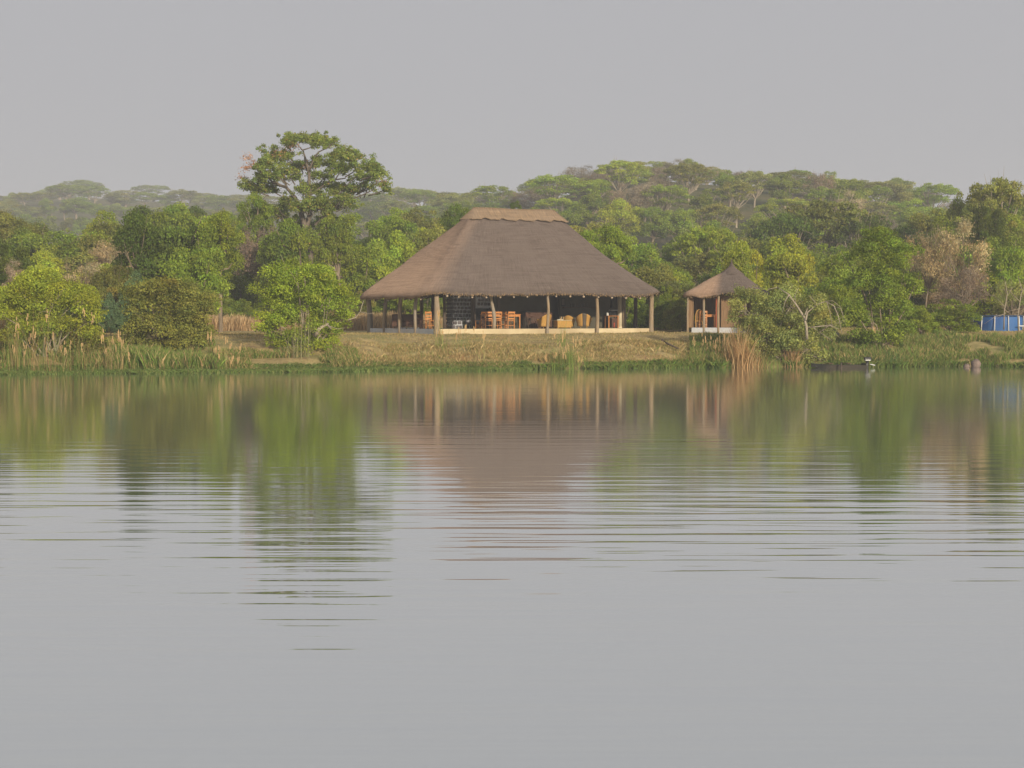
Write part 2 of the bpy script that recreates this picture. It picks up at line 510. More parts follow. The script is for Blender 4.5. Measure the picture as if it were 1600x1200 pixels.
def build_water():
    m, t, out = newmat('river_water')
    N = t.nodes; L = t.links
    tc = N.new('ShaderNodeTexCoord')
    def nz(sx, sy, det, rough=.5, off=0.0):
        mp = N.new('ShaderNodeMapping'); mp.inputs['Scale'].default_value = (sx, sy, 1); mp.inputs['Location'].default_value = (off, off * 1.7, 0)
        mp.inputs['Rotation'].default_value = (0, 0, R(1.5))
        L.new(tc.outputs['Object'], mp.inputs['Vector'])
        n = N.new('ShaderNodeTexNoise'); n.inputs['Scale'].default_value = 1; n.inputs['Detail'].default_value = det
        n.inputs['Roughness'].default_value = rough
        L.new(mp.outputs[0], n.inputs['Vector']); return n
    a = nz(0.21, 2.0, 2, .5)                # long low swell lines across the river
    c = nz(0.30, 3.2, 2, .5, 7.3)             # finer ripples between them
    mu = N.new('ShaderNodeMath'); mu.operation = 'MULTIPLY'; mu.inputs[1].default_value = 0.30
    L.new(c.outputs['Fac'], mu.inputs[0])
    ad = N.new('ShaderNodeMath'); ad.operation = 'ADD'
    L.new(a.outputs['Fac'], ad.inputs[0]); L.new(mu.outputs[0], ad.inputs[1])
    bp = N.new('ShaderNodeBump'); bp.inputs['Strength'].default_value = 1; bp.inputs['Distance'].default_value = 0.0105
    sp = N.new('ShaderNodeSeparateXYZ'); L.new(tc.outputs['Object'], sp.inputs[0])
    am = N.new('ShaderNodeMapRange'); am.interpolation_type = 'SMOOTHSTEP'; am.inputs[1].default_value = 13; am.inputs[2].default_value = 38   # sheltered and calmer towards the bank
    am.inputs[3].default_value = 1.75; am.inputs[4].default_value = 0.46
    L.new(sp.outputs['Y'], am.inputs[0])
    pt = nz(0.03, 0.11, 2, .5, 3.1)           # ruffled and calm patches
    pr = N.new('ShaderNodeMapRange'); pr.inputs[1].default_value = .35; pr.inputs[2].default_value = .65; pr.inputs[3].default_value = .6; pr.inputs[4].default_value = 1.35
    L.new(pt.outputs['Fac'], pr.inputs[0])
    m1 = N.new('ShaderNodeMath'); m1.operation = 'MULTIPLY'; L.new(am.outputs[0], m1.inputs[0]); L.new(pr.outputs[0], m1.inputs[1])
    m2 = N.new('ShaderNodeMath'); m2.operation = 'MULTIPLY'; L.new(m1.outputs[0], m2.inputs[0]); L.new(ad.outputs[0], m2.inputs[1])
    L.new(m2.outputs[0], bp.inputs['Height'])
    g = N.new('ShaderNodeBsdfGlossy'); g.inputs['Roughness'].default_value = 0.03; g.inputs['Color'].default_value = (0.97, 0.97, 0.96, 1)
    L.new(bp.outputs[0], g.inputs['Normal'])
    rg = N.new('ShaderNodeMapRange'); rg.inputs[1].default_value = 17; rg.inputs[2].default_value = 48   # ripples too fine to resolve
    rg.inputs[3].default_value = .03; rg.inputs[4].default_value = .085
    L.new(sp.outputs['Y'], rg.inputs[0]); L.new(rg.outputs[0], g.inputs['Roughness'])
    d = N.new('ShaderNodeBsdfDiffuse'); d.inputs['Color'].default_value = (0.25, 0.30, 0.29, 1)
    lw = N.new('ShaderNodeLayerWeight'); lw.inputs['Blend'].default_value = 0.5
    fr = N.new('ShaderNodeMapRange'); L.new(lw.outputs['Facing'], fr.inputs[0])
    fr.inputs[1].default_value = 0.0; fr.inputs[2].default_value = 1.0
    fr.inputs[3].default_value = 0.26; fr.inputs[4].default_value = 1.0
    ms = N.new('ShaderNodeMixShader')
    L.new(fr.outputs[0], ms.inputs[0]); L.new(d.outputs[0], ms.inputs[1]); L.new(g.outputs[0], ms.inputs[2])
    L.new(ms.outputs[0], out.inputs['Surface'])
    b = MB(); b.add([(-1500, -300, 0), (1500, -300, 0), (1500, 110, 0), (-1500, 110, 0)], [(0, 1, 2, 3)])
    o = b.build('water', m)
    tag(o, 'calm grey-green river with low ripples', kind='structure')


build_water()

# the hazy air
hb = MB(); hb.box(-1502, 1502, -302, 1702, -8, 75)
hz = hb.build('haze', None)
hm, ht, hout = newmat('haze')
pv = ht.nodes.new('ShaderNodeVolumePrincipled')
pv.inputs['Density'].default_value = 0.00055
pv.inputs['Color'].default_value = (0.90, 0.93, 1.0, 1)
pv.inputs['Anisotropy'].default_value = 0.0
ht.links.new(pv.outputs[0], hout.inputs['Volume'])
hz.data.materials.append(hm)
tag(hz, 'pale dusty air over the river and hills', kind='stuff')


# ------------------------------------------------------------------ the thatched lodge
TH = R(28)
CT, ST = math.cos(TH), math.sin(TH)
LX, LY = wx(682, 102), 102.0
GL = 1.70         # ground at the lodge
W, DEP = 15.7, 10.5


def u_at(px, v):
    """where along the front, at depth v, the lodge shows on picture column px"""
    k = (px - 800) / F
    return (k * (LY + v * CT) - LX + v * ST) / (CT - k * ST)


def lodge_xy(u, v):
    return LX + u * CT - v * ST, LY + u * ST + v * CT


FLOOR = wz(514, 102.5) - GL          # local floor height
EAVE = wz(460, 101.5) - GL
RIDGE = wz(329, 110.5) - GL
lodge = empty('thatched_lodge', (LX, LY, GL), TH, 'large open-sided lodge with hipped brown thatched roof on crooked poles', 'building')


def ring_pt(u0, u1, v0, v1, rad, s):
    """point at fraction s of the perimeter of a rounded rectangle"""
    rad = max(0.02, min(rad, (u1 - u0) / 2 - .01, (v1 - v0) / 2 - .01))
    a, b = (u1 - u0) - 2 * rad, (v1 - v0) - 2 * rad
    q = math.pi * rad / 2
    per = 2 * a + 2 * b + 4 * q
    return a, b, q, per, rad


def roof_surface(name, m, parent, eave, ridge, z0, z1, r0, prof, zvar, nseg, nring, straw=None, noise=0.05, thick=0.28, lip=True):  # straw: function weighting the light painted on the left face
    """hipped thatch as rings from the eave up; each ring keeps the same number of points so that the stalks run straight up"""
    (eu0, eu1, ev0, ev1) = eave; (ru0, ru1, rv0, rv1) = ridge
    na, nb, nc = nseg
    def ring(t):
        k = prof(t)
        u0 = eu0 + (ru0 - eu0) * k; u1 = eu1 + (ru1 - eu1) * k
        v0 = ev0 + (rv0 - ev0) * k; v1 = ev1 + (rv1 - ev1) * k
        rad = r0 * (1 - k) + 0.05
        rad = max(.02, min(rad, (u1 - u0) / 2 - .005, (v1 - v0) / 2 - .005))
        pts = []
        def arc(cx, cy, a0):
            for i in range(nc):
                a = a0 + (math.pi / 2) * i / nc
                pts.append((cx + rad * math.cos(a), cy + rad * math.sin(a)))
        # front edge (v0) from u0 to u1, right, back, left
        for i in range(na): pts.append((u0 + rad + (u1 - u0 - 2 * rad) * i / na, v0))
        arc(u1 - rad, v0 + rad, -math.pi / 2)
        for i in range(nb): pts.append((u1, v0 + rad + (v1 - v0 - 2 * rad) * i / nb))
        arc(u1 - rad, v1 - rad, 0)
        for i in range(na): pts.append((u1 - rad - (u1 - u0 - 2 * rad) * i / na, v1))
        arc(u0 + rad, v1 - rad, math.pi / 2)
        for i in range(nb): pts.append((u0, v1 - rad - (v1 - v0 - 2 * rad) * i / nb))
        arc(u0 + rad, v0 + rad, math.pi)
        return pts
    rows = []
    n = len(ring(0))
    e0 = ring(0)
    arcl = [0]
    for i in range(n):
        a = e0[i]; b2 = e0[(i + 1) % n]
        arcl.append(arcl[-1] + math.hypot(a[0] - b2[0], a[1] - b2[1]))
    sl = math.hypot(z1 - z0, (ev1 - ev0) / 2)
    V = []; UV = []; ST_ = []
    def put(pt, z, i, vv, st):
        V.append((pt[0], pt[1], z)); UV.append((arcl[i], vv)); ST_.append(st)
    rr = random.Random(5)
    ph = [rr.uniform(0, 6.28) for _ in range(8)]
    def rag(i, k=1.0):
        a = arcl[i]
        return k * (0.035 * math.sin(a * 2.3 + ph[0]) + .03 * math.sin(a * 4.9 + ph[1]) + .02 * math.sin(a * 11 + ph[2]))
    cu, cv = (eu0 + eu1) / 2, (ev0 + ev1) / 2
    # underside ring inset, then lip, then outer rings
    inner = ring(0.10)
    for i in range(n): put(inner[i], z0 + (z1 - z0) * 0.10 - thick * 1.25 + zvar(i / n, inner[i]), i, -1.0, 0)
    for i in range(n):
        p = e0[i]; q = (p[0] + (cu - p[0]) * .012, p[1] + (cv - p[1]) * .012)
        put(q, z0 - thick + .04 + rag(i) + zvar(i / n, p), i, -0.35, straw(p, 0) if straw else 0)
    for j in range(nring + 1):
        t = j / nring
        rg = ring(t)
        z = z0 + (z1 - z0) * t
        fall = (1 - t) ** 3
        for i in range(n):
            p = rg[i]
            bulge = noise * (math.sin(p[0] * .8 + z * 1.1 + ph[3]) + math.sin(p[1] * .7 + z * .9 + ph[4]) + .6 * math.sin(p[0] * 2.1 + ph[5]) * math.sin(z * 2.2 + ph[6])) * math.sin(math.pi * min(1, t * 1.02)) 
            zz = z + bulge + zvar(i / n, p) * fall + (rag(i, .5) if j == 0 else 0) - (.10 if j == 0 else 0)
            put(p, zz, i, t * sl, straw(p, t) if straw else 0)
    faces = []
    tot = nring + 3
    for j in range(tot - 1):
        for i in range(n):
            i2 = (i + 1) % n
            faces.append((j * n + i, j * n + i2, (j + 1) * n + i2, (j + 1) * n + i))
    me = bpy.data.meshes.new(name)
    me.from_pydata(V, [], faces)
    uvl = me.uv_layers.new(name='UVMap')
    lv = np.zeros(len(me.loops), dtype=np.int32); me.loops.foreach_get('vertex_index', lv)
    uvs = np.array(UV, dtype=np.float32)[lv]
    # last column must not wrap back
    seam = np.zeros(len(me.loops), dtype=bool)
    for fi, f in enumerate(faces):
        if f[1] % n == 0:
            seam[fi * 4 + 1] = True; seam[fi * 4 + 2] = True
    uvs[seam, 0] = arcl[-1]
    uvl.data.foreach_set('uv', uvs.ravel())
    at = me.attributes.new('straw', 'FLOAT', 'POINT'); at.data.foreach_set('value', np.array(ST_, dtype=np.float32))  # mask for painted left-face light, not a second kind of thatch
    me.polygons.foreach_set('use_smooth', [True] * len(faces))
    me.update()
    return link(name, me, m, parent), e0, arcl


OV = 0.85
def zvar_main(s, p):
    z = 0
    # the left side hangs lower, the front corners turn up slightly
    left = max(0, 1 - (p[0] + OV) / 2.5)
    back = max(0, min(1, (p[1] + OV) / 1.8))
    z -= 0.22 * left * back
    z += 0.16 * max(0, 1 - math.hypot(p[0] + .9, p[1] + .9) / 1.6)
    z += 0.22 * max(0, 1 - math.hypot(p[0] - W - .7, p[1] + .7) / 2.2)
    z -= 0.05 * math.sin(p[0] * .55)
    return z


def lit_left_main(p, t):
    # left end's brightness is put into the colour, as the sun only grazes it
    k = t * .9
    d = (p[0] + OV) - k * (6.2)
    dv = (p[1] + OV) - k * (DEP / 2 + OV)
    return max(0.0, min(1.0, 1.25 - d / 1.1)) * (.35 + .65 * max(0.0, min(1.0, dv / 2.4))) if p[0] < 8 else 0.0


RU0, RU1 = u_at(741, DEP / 2) , u_at(864, DEP / 2)
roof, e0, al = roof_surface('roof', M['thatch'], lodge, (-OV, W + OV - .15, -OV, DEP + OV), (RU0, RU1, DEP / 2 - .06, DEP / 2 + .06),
                            EAVE + .22, RIDGE - .06, 1.5, lambda t: (t ** 1.0) * 1.0 + .035 * math.sin(math.pi * t), zvar_main, (90, 60, 8), 36, lit_left_main)


def straw_fringe(name, parent, e0, z, zvar, cu, cv, mat, seed=1, per=42, ln=(.05, .14)):
    rng = random.Random(seed)
    V = []; T = []
    n = len(e0)
    for i in range(n):
        a = e0[i]; b2 = e0[(i + 1) % n]
        l = math.hypot(a[0] - b2[0], a[1] - b2[1])
        for _ in range(max(1, int(l * per))):
            t = rng.random()
            x = a[0] + (b2[0] - a[0]) * t; y = a[1] + (b2[1] - a[1]) * t
            dx, dy = x - cu, y - cv; dl = math.hypot(dx, dy)
            dx /= dl; dy /= dl
            L_ = rng.uniform(*ln); wd = rng.uniform(.012, .03)
            ins = rng.uniform(-.02, .10)
            z0_ = z + zvar(0, (x, y)) + rng.uniform(-.22, -.02)
            bx, by = x - dx * ins, y - dy * ins
            tx, ty = (b2[0] - a[0]) / l * wd, (b2[1] - a[1]) / l * wd
            ox, oy = dx * L_ * .25, dy * L_ * .25
            V += [(bx - tx, by - ty, z0_), (bx + tx, by + ty, z0_), (bx + ox + tx * .4, by + oy + ty * .4, z0_ - L_ * .75), (bx + ox - tx * .4, by + oy - ty * .4, z0_ - L_ * .75)]
            k = rng.uniform(.7, 1.25)
            T.append((.27 * k, .185 * k, .10 * k))
    me = np_mesh(name, V, 4, np.array(T, dtype=np.float32))
    o = link(name, me, mat, parent)
    o['kind'] = 'stuff'
    return o


straw_fringe('eave_straw', roof, e0, EAVE + .20, zvar_main, W / 2, DEP / 2, M['strawend'])

# ridge cap of newer straw, with a scalloped lower edge
def ridge_cap():
    V = []; UV = []; Fc = []
    nu, nv = 80, 9
    du, dz = 0.55, 0.74
    slope = (DEP / 2 + OV) / (RIDGE - EAVE)
    for side in (-1, 1):
        base = len(V)
        for j in range(nv + 1):
            t = j / nv
            for i in range(nu + 1):
                s = i / nu
                ext = (0.04 + .62 * t)
                u = RU0 - ext + (RU1 - RU0 + 2 * ext) * s
                drop = t * (dz + .05 * math.sin(s * 34) + .03 * math.sin(s * 71 + 1))
                v = DEP / 2 + side * (0.10 + drop * slope * .92 + .10 * t)
                z = RIDGE + .04 - drop + (.04 if j == 0 else 0) + .02 * math.sin(s * 9)
                V.append((u, v, z)); UV.append((u, drop * 1.4))
        for j in range(nv):
            for i in range(nu):
                a = base + j * (nu + 1) + i
                Fc.append((a, a + 1, a + nu + 2, a + nu + 1))
    n1 = (nu + 1) * (nv + 1)
    for i in range(nu):
        Fc.append((i, i + 1, n1 + i + 1, n1 + i))
    for j in range(nv):            # closed ends
        a = j * (nu + 1); b2 = n1 + a
        Fc.append((a, a + nu + 1, b2 + nu + 1, b2))
        a += nu; b2 += nu
        Fc.append((a, a + nu + 1, b2 + nu + 1, b2))
    me = bpy.data.meshes.new('ridge_cap')
    me.from_pydata(V, [], Fc)
    uvl = me.uv_layers.new(name='UVMap')
    lv = np.zeros(len(me.loops), dtype=np.int32); me.loops.foreach_get('vertex_index', lv)
    uvl.data.foreach_set('uv', np.array(UV, dtype=np.float32)[lv].ravel())
    me.polygons.foreach_set('use_smooth', [True] * len(Fc))
    o = link('ridge_cap', me, M['cap'], roof)
    o['label'] = 'paler golden ridge cap'
    md = o.modifiers.new('thick', 'SOLIDIFY'); md.thickness = .03; md.offset = 1
    return o


ridge_cap()


def post(parent, u, v, z0, z1, r0, r1, m, seed, crook=.06):
    rg = random.Random(seed)
    b = MB(); pts = []; rr = []
    n = 8
    a1, a2 = rg.uniform(0, 6.28), rg.uniform(0, 6.28)
    for i in range(n + 1):
        t = i / n
        pts.append((u + crook * math.sin(a1 + t * 4.2) * (.3 + t), v + crook * math.sin(a2 + t * 3.7) * (.3 + t), z0 + (z1 - z0) * t))
        rr.append((r0 + (r1 - r0) * t) * (1 + rg.uniform(-.07, .07)))
    b.tube(pts, rr, 10)
    return b.build('post', m, parent)


# front posts, left side posts, right side and inner posts
for k, (px, top, r) in enumerate([(682.5, 0, .185), (771, .0, .115), (853.5, 0, .10), (931, 0, .12), (1017.5, .1, .165)]):
    u = u_at(px, 0.0 if k != 1 else .35)
    post(lodge, u, 0.0 if k in (0, 4) else (.35 if k == 1 else -.16), FLOOR - .02 if k == 1 else -.2, EAVE + .1, r * 1.08, r * .85, M['post'], 20 + k, .03 if k in (0, 4) else .09)
for k, px in enumerate([650.5, 626, 602, 578]):
    # solve v on the u = 0 line
    kk = (px - 800) / F
    v = (LX - kk * LY) / (ST + kk * CT)
    post(lodge, -.02, v, -.2, EAVE, [.12, .145, .13, .19][k], [.11, .13, .12, .17][k], M['post'], 40 + k, .05)
for k, (px, v, r, mm) in enumerate([(694.5, 3.0, .10, 'darkpost'), (739.5, 3.4, .17, 'darkpost'), (675.5, 8.2, .10, 'darkpost'), (779, 2.9, .12, 'darkpost')]):
    post(lodge, u_at(px, v), v, FLOOR, EAVE + (1.0 if v > 8 else 1.9), r, r * .9, M[mm], 60 + k, .04)
for k, (px, r) in enumerate([(992.5, .14), (975, .15)]):
    kk = (px - 800) / F
    v = (LX + W * CT - kk * (LY + W * ST)) / (ST + kk * CT)
    post(lodge, W, v, 0, EAVE + .3, r, r * .9, M['darkpost'] if k == 0 else M['post'], 70 + k, .02)
for k, v in enumerate([6.5, DEP]):
    post(lodge, W, v, 0, EAVE + .2, .14, .12, M['post'], 80 + k, .03)
for k in range(1, 4):
    post(lodge, W * k / 4 * .98, DEP, 0, EAVE + .2, .14, .12, M['post'], 85 + k, .03)

# platform: cream front face, dark floor
b = MB(); b.box(.12, W - .25, -.02, .30, -.15, FLOOR, bev=.012)
b.build('platform_edge', M['cream'], lodge)
b = MB(); b.box(.12, W - .25, .30, DEP - .1, -.15, FLOOR - .012)
b.build('floor', M['slab'], lodge)
# low grey wall panels between the posts of the left side
vs = []
for px in (682.5, 650.5, 626, 602, 578):
    kk = (px - 800) / F
    vs.append((LX - kk * LY) / (ST + kk * CT))
for k in range(4):
    b = MB(); zt = FLOOR + random.uniform(-.015, .02)
    b.box(-.07, .08, vs[k] + .12, vs[k + 1] - .12, -.15, zt - (.03 * k * 0), bev=.012)
    b.build('low_wall', M['greywall'], lodge)
# loose stones lying on the low wall
b = MB()
for k in range(9):
    b.ball((0.0, 2.6 + k * .33 + random.uniform(-.1, .1), FLOOR + .03), (.06, .08, .045), 6, 4, .2)
b.build('coping_stones', M['mortar'], lodge)['kind'] = 'stuff'

# rafters whose pale sawn ends show under the eave
for px in (699, 717, 738, 760, 782, 803, 824, 869, 891, 912, 935, 956, 978, 1000):
    b = MB(); u = u_at(px, -OV + .1); r = .05 + random.random() * .025
    zl = EAVE - .07 + zvar_main(0, (u, -OV))
    sl = (RIDGE - EAVE) / (DEP / 2 + OV)
    q = max(.25, min(1.0, (u + OV) / 4.0, (W + OV - u) / 4.0))
    b.tube([(u, -OV + .12, zl - .05), (u, -OV + .12 + .93 * q, zl + .55 * q), (u, -OV + .12 + 2.6 * q, zl + 1.65 * q)], [r, r, r * .8], 7)
    o = b.build('rafter', M['darkpost'], lodge)
    e = MB(); e.tube([(u, -OV + .085, zl - .08), (u, -OV + .125, zl - .045)], [r * 1.02, r * 1.02], 8)
    e.build('sawn_end', M['poleend'], o)
for px in (583, 604, 629, 638, 655):
    kk = (px - 800) / F
    v = ((LX - OV * CT) - kk * (LY - OV * ST)) / (ST + kk * CT)
    zl = EAVE - .30; r = .05
    b = MB(); b.tube([(-OV + .12, v, zl), (.1, v, zl + .32), (1.0, v, zl + .75)], [r, r, r * .8], 7)
    o = b.build('rafter', M['darkpost'], lodge)
    e = MB(); e.tube([(-OV + .085, v, zl - .03), (-OV + .125, v, zl)], [r, r], 8)
    e.build('sawn_end', M['poleend'], o)
# wall plates
b = MB(); b.tube([(0, 0, EAVE + .12), (W / 2, 0.02, EAVE + .16), (W, 0, EAVE + .14)], [.09, .08, .09], 8); b.build('wall_plate', M['darkpost'], lodge)
b = MB(); b.tube([(0, 0, EAVE + .05), (0, DEP, EAVE - .02)], [.09, .08], 8); b.build('wall_plate', M['darkpost'], lodge)
b = MB(); b.tube([(W, 0, EAVE + .1), (W, DEP, EAVE + .05)], [.09, .08], 8); b.build('wall_plate', M['darkpost'], lodge)
b = MB(); b.tube([(0, DEP, EAVE + .0), (W, DEP, EAVE + .05)], [.09, .08], 8); b.build('wall_plate', M['darkpost'], lodge)

# stone fireplace wall
SV = 4.7
su0, su1, su2 = u_at(708, SV), u_at(745, SV), u_at(771, SV)
ztop = EAVE + 3.2
b = MB(); b.box(su0 + .03, su2, SV + .02, SV + 1.0, FLOOR, ztop)
b.box(su1 - .3, su2, SV - .4, SV + .06, FLOOR + 1.35, ztop)
fire = b.build('fireplace_wall', M['mortar'], lodge)
b = MB()
z = FLOOR + .02; row = 0
while z < EAVE + 1.6:
    h = random.uniform(.15, .21)
    u = su0 - .02 + (random.random() * .12)
    while u < su2 - .05:
        l = random.uniform(.14, .26)
        if not (u > su1 - .35 and z < FLOOR + 1.3):
            front = SV if u < su1 - .3 else SV - .42
            b.box(u, min(u + l, su2), front - .03 - random.random() * .03, front + .1, z, z + h, bev=.03, jit=.014)
        u += l + random.uniform(.05, .085)
    v = front_v = SV + .06
    while v < SV + .95:                       # the left end of the wall is faced with stone too
        l = random.uniform(.14, .26)
        b.box(su0 - .03 - random.random() * .03, su0 + .1, v, min(v + l, SV + .98), z, z + h, bev=.03, jit=.014)
        v += l + random.uniform(.05, .085)
    z += h + .065; row += 1
o = b.build('stonework', M['stone'], fire); o['kind'] = 'stuff'
b = MB(); b.box(su1 - .25, su2 - .2, SV + .0, SV + .035, FLOOR + .02, FLOOR + 1.3); b.build('hearth', M['black'], fire)
b = MB(); b.bar((su1 - .2, SV - .2, FLOOR + .09), (su1 + .15, SV - .1, FLOOR + .1), .09); b.bar((su1 - .2, SV - .1, FLOOR + .16), (su1 + .1, SV - .25, FLOOR + .18), .07)
tag(b.build('firewood', M['orangewood']), 'short orange logs lying on the hearth', 'firewood').matrix_world = lodge.matrix_basis.copy()

LM = Matrix.Translation((LX, LY, GL)) @ Matrix.Rotation(TH, 4, 'Z')

# plastered room wall with door recess, shelf, picture, narrow window
WV = 4.0
wu0, wu1 = u_at(772, WV), u_at(966, WV)
b = MB()
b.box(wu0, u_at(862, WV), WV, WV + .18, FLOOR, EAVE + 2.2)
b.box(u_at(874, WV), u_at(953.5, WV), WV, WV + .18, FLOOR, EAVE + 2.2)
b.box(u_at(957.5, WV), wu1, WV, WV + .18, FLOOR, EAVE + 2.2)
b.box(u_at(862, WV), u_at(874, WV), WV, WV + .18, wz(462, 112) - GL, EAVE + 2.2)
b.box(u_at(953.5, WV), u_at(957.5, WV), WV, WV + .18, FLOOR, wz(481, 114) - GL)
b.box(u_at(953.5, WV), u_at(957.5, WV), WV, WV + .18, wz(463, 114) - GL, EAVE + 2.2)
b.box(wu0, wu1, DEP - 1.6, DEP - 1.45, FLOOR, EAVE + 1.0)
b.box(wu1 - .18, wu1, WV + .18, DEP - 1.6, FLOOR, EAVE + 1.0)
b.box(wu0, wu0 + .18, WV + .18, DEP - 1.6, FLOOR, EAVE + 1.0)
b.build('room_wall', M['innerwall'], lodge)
b = MB(); b.tube([(u_at(968.5, WV - .25), WV - .25, FLOOR - .02), (u_at(968.5, WV - .25), WV - .25, EAVE + 1.0)], [.165, .165], 20)
b.tube([(u_at(968.5, WV - .25), WV - .25, FLOOR - .02), (u_at(968.5, WV - .25), WV - .25, FLOOR + .06)], [.19, .19], 20)
b.build('column', M['column'], lodge)['label'] = 'round cream plastered column'


def place(o, px, v, z=0.0, rz=0.0):
    """stand a thing on the lodge floor"""
    u = u_at(px, v)
    x, y = lodge_xy(u, v)
    o.location = (x, y, GL + FLOOR + z)
    o.rotation_euler = (0, 0, TH + rz)
    return o


# ---- dining chair with ladder back
def make_chair(mat):
    t = empty('dining_chair')
    wd, dp, sh, bh = .44, .42, .50, 1.08
    for x in (-wd / 2, wd / 2):
        b = MB(); b.bar((x, -dp / 2, 0), (x, -dp / 2, sh - .02), .042); b.build('leg', mat, t)
        b = MB(); b.bar((x, dp / 2, 0), (x, dp / 2, sh), .042); b.bar((x, dp / 2, sh), (x, dp / 2 + .07, bh), .042); b.build('leg', mat, t)
    b = MB(); b.box(-wd / 2 - .02, wd / 2 + .02, -dp / 2 - .02, dp / 2 + .01, sh - .02, sh + .025, bev=.008); b.build('seat', mat, t)
    for k, z in enumerate((.62, .80, 1.0)):
        b = MB(); yy = dp / 2 + .07 * (z - sh) / (bh - sh)
        b.box(-wd / 2, wd / 2, yy - .012, yy + .014, z - .035, z + (.05 if k < 2 else .075)); b.build('slat', mat, t)
    b = MB(); b.bar((-wd / 2, -dp / 2, .2), (wd / 2, -dp / 2, .2), .03); b.bar((-wd / 2, dp / 2, .2), (wd / 2, dp / 2, .2), .03)
    b.bar((-wd / 2, -dp / 2, .26), (-wd / 2, dp / 2, .26), .03); b.bar((wd / 2, -dp / 2, .26), (wd / 2, dp / 2, .26), .03)
    b.build('stretcher', mat, t)
    return t


def make_table(mat, l, d, h=.92):
    t = empty('dining_table')
    b = MB(); b.box(-l / 2, l / 2, -d / 2, d / 2, h - .04, h, bev=.01); b.build('tabletop', mat, t)
    b = MB(); b.box(-l / 2 + .06, l / 2 - .06, -d / 2 + .05, -d / 2 + .08, h - .16, h - .04); b.box(-l / 2 + .06, l / 2 - .06, d / 2 - .08, d / 2 - .05, h - .16, h - .04)
    b.box(-l / 2 + .05, -l / 2 + .08, -d / 2 + .05, d / 2 - .05, h - .16, h - .04); b.box(l / 2 - .08, l / 2 - .05, -d / 2 + .05, d / 2 - .05, h - .16, h - .04)
    b.build('apron', mat, t)
    for x in (-1, 1):
        for y in (-1, 1):
            b = MB(); b.bar((x * (l / 2 - .07), y * (d / 2 - .07), 0), (x * (l / 2 - .07), y * (d / 2 - .07), h - .04), .075); b.build('leg', mat, t)
    return t


ch = make_chair(M['orangewood'])
chairs = [
    (673, 2.2, R(10), 'orange wooden ladder-back chair just left of the thick corner post'),
    (750.5, 2.6, R(-80), 'ladder-back chair at the left end of the left dining table'),
    (762, 1.6, R(175), 'ladder-back chair in front of the left dining table'),
    (775.5, 1.3, R(185), 'ladder-back chair right behind the slim second front post'),
    (782, 2.6, R(-85), 'ladder-back chair between the two dining tables'),
    (796, .75, R(180), 'ladder-back chair standing nearest the floor edge, its three slats facing the river'),
]
gch = 'orange wooden ladder-back chairs under the lodge roof'
for i, (px, v, rz, lb) in enumerate(chairs):
    o = ch if i == 0 else copy_tree(ch)
    place(o, px, v, 0, rz); tag(o, lb, 'chair', gch)
chd = make_chair(M['darkwood'])
place(chd, 658, 4.2, 0, R(8)); tag(chd, 'dark wooden chair beside the dark sofa in the left bays', 'chair')
tb = make_table(M['orangewood'], 1.15, .8)
place(tb, 766.5, 2.3, 0, R(-4)); tag(tb, 'orange wooden dining table behind the second front post', 'table', 'orange wooden dining tables')
tb2 = copy_tree(tb)
place(tb2, 797, 1.6, 0, R(3)); tag(tb2, 'orange wooden dining table with chair in front, right one of two', 'table', 'orange wooden dining tables')

# dark sofa / bench seen from outside
t = empty('sofa', label='long dark brown sofa behind the low grey side wall', cat='sofa')
b = MB(); b.box(-.95, .95, -.4, .4, .12, .46, bev=.04); b.build('seat', M['darkwood'], t)
b = MB(); b.box(-.95, .95, .22, .42, .46, .92, bev=.05); b.build('backrest', M['darkwood'], t)
for x in (-.95, .8):
    b = MB(); b.box(x, x + .15, -.4, .42, .12, .68, bev=.03); b.build('armrest', M['darkwood'], t)
for x in (-.85, .85):
    for y in (-.33, .33):
        b = MB(); b.bar((x, y, 0), (x, y, .12), .06); b.build('leg', M['darkwood'], t)
place(t, 636.5, 5.6, 0, R(-24) + R(180))
t.rotation_euler[2] = R(178)


# ---- wicker tub chairs
def make_wicker(stripe):
    t = empty('wicker_armchair')
    b = MB(); n = 20
    vs = []; fs = []
    for j in range(8):
        z = j / 7
        for i in range(n + 1):
            a = -R(15) + (math.pi + R(30)) * i / n
            back = max(0, math.sin(a))
            h = .12 + z * (.48 + .34 * back ** 1.5)
            fl = .30 + .05 * abs(z - .35) + .08 * z * z
            vs.append((fl * 1.05 * math.cos(a), fl * math.sin(a), h))
    for j in range(7):
        for i in range(n):
            a = j * (n + 1) + i
            fs.append((a, a + 1, a + n + 2, a + n + 1))
    if stripe:
        f1 = [f for k, f in enumerate(fs) if (k % n) not in (9, 10, 11)]
        f2 = [f for k, f in enumerate(fs) if (k % n) in (9, 10, 11)]
    else:
        f1, f2 = fs, []
    b.add(vs, f1, True); s = b.build('shell', M['wicker'], t)
    md = s.modifiers.new('thick', 'SOLIDIFY'); md.thickness = .035; md.offset = 1
    if f2:
        b = MB(); b.add(vs, f2, True); s2 = b.build('stripe', M['wickerdark'], s)
        md = s2.modifiers.new('thick', 'SOLIDIFY'); md.thickness = .037; md.offset = 1
    b = MB(); b.tube([(0, 0, .12), (0, 0, .40)], [.29, .29], 16); b.build('seat', M['wicker'], t)
    b = MB(); b.tube([(0, -.01, .40), (0, -.01, .47)], [.26, .25], 16); b.build('cushion', M['paper'], t)
    for a in (45, 135, 225, 315):
        b = MB(); b.tube([(.24 * math.cos(R(a)), .22 * math.sin(R(a)), 0), (.24 * math.cos(R(a)), .22 * math.sin(R(a)), .13)], [.02, .024], 6); b.build('leg', M['wicker'], t)
    return t


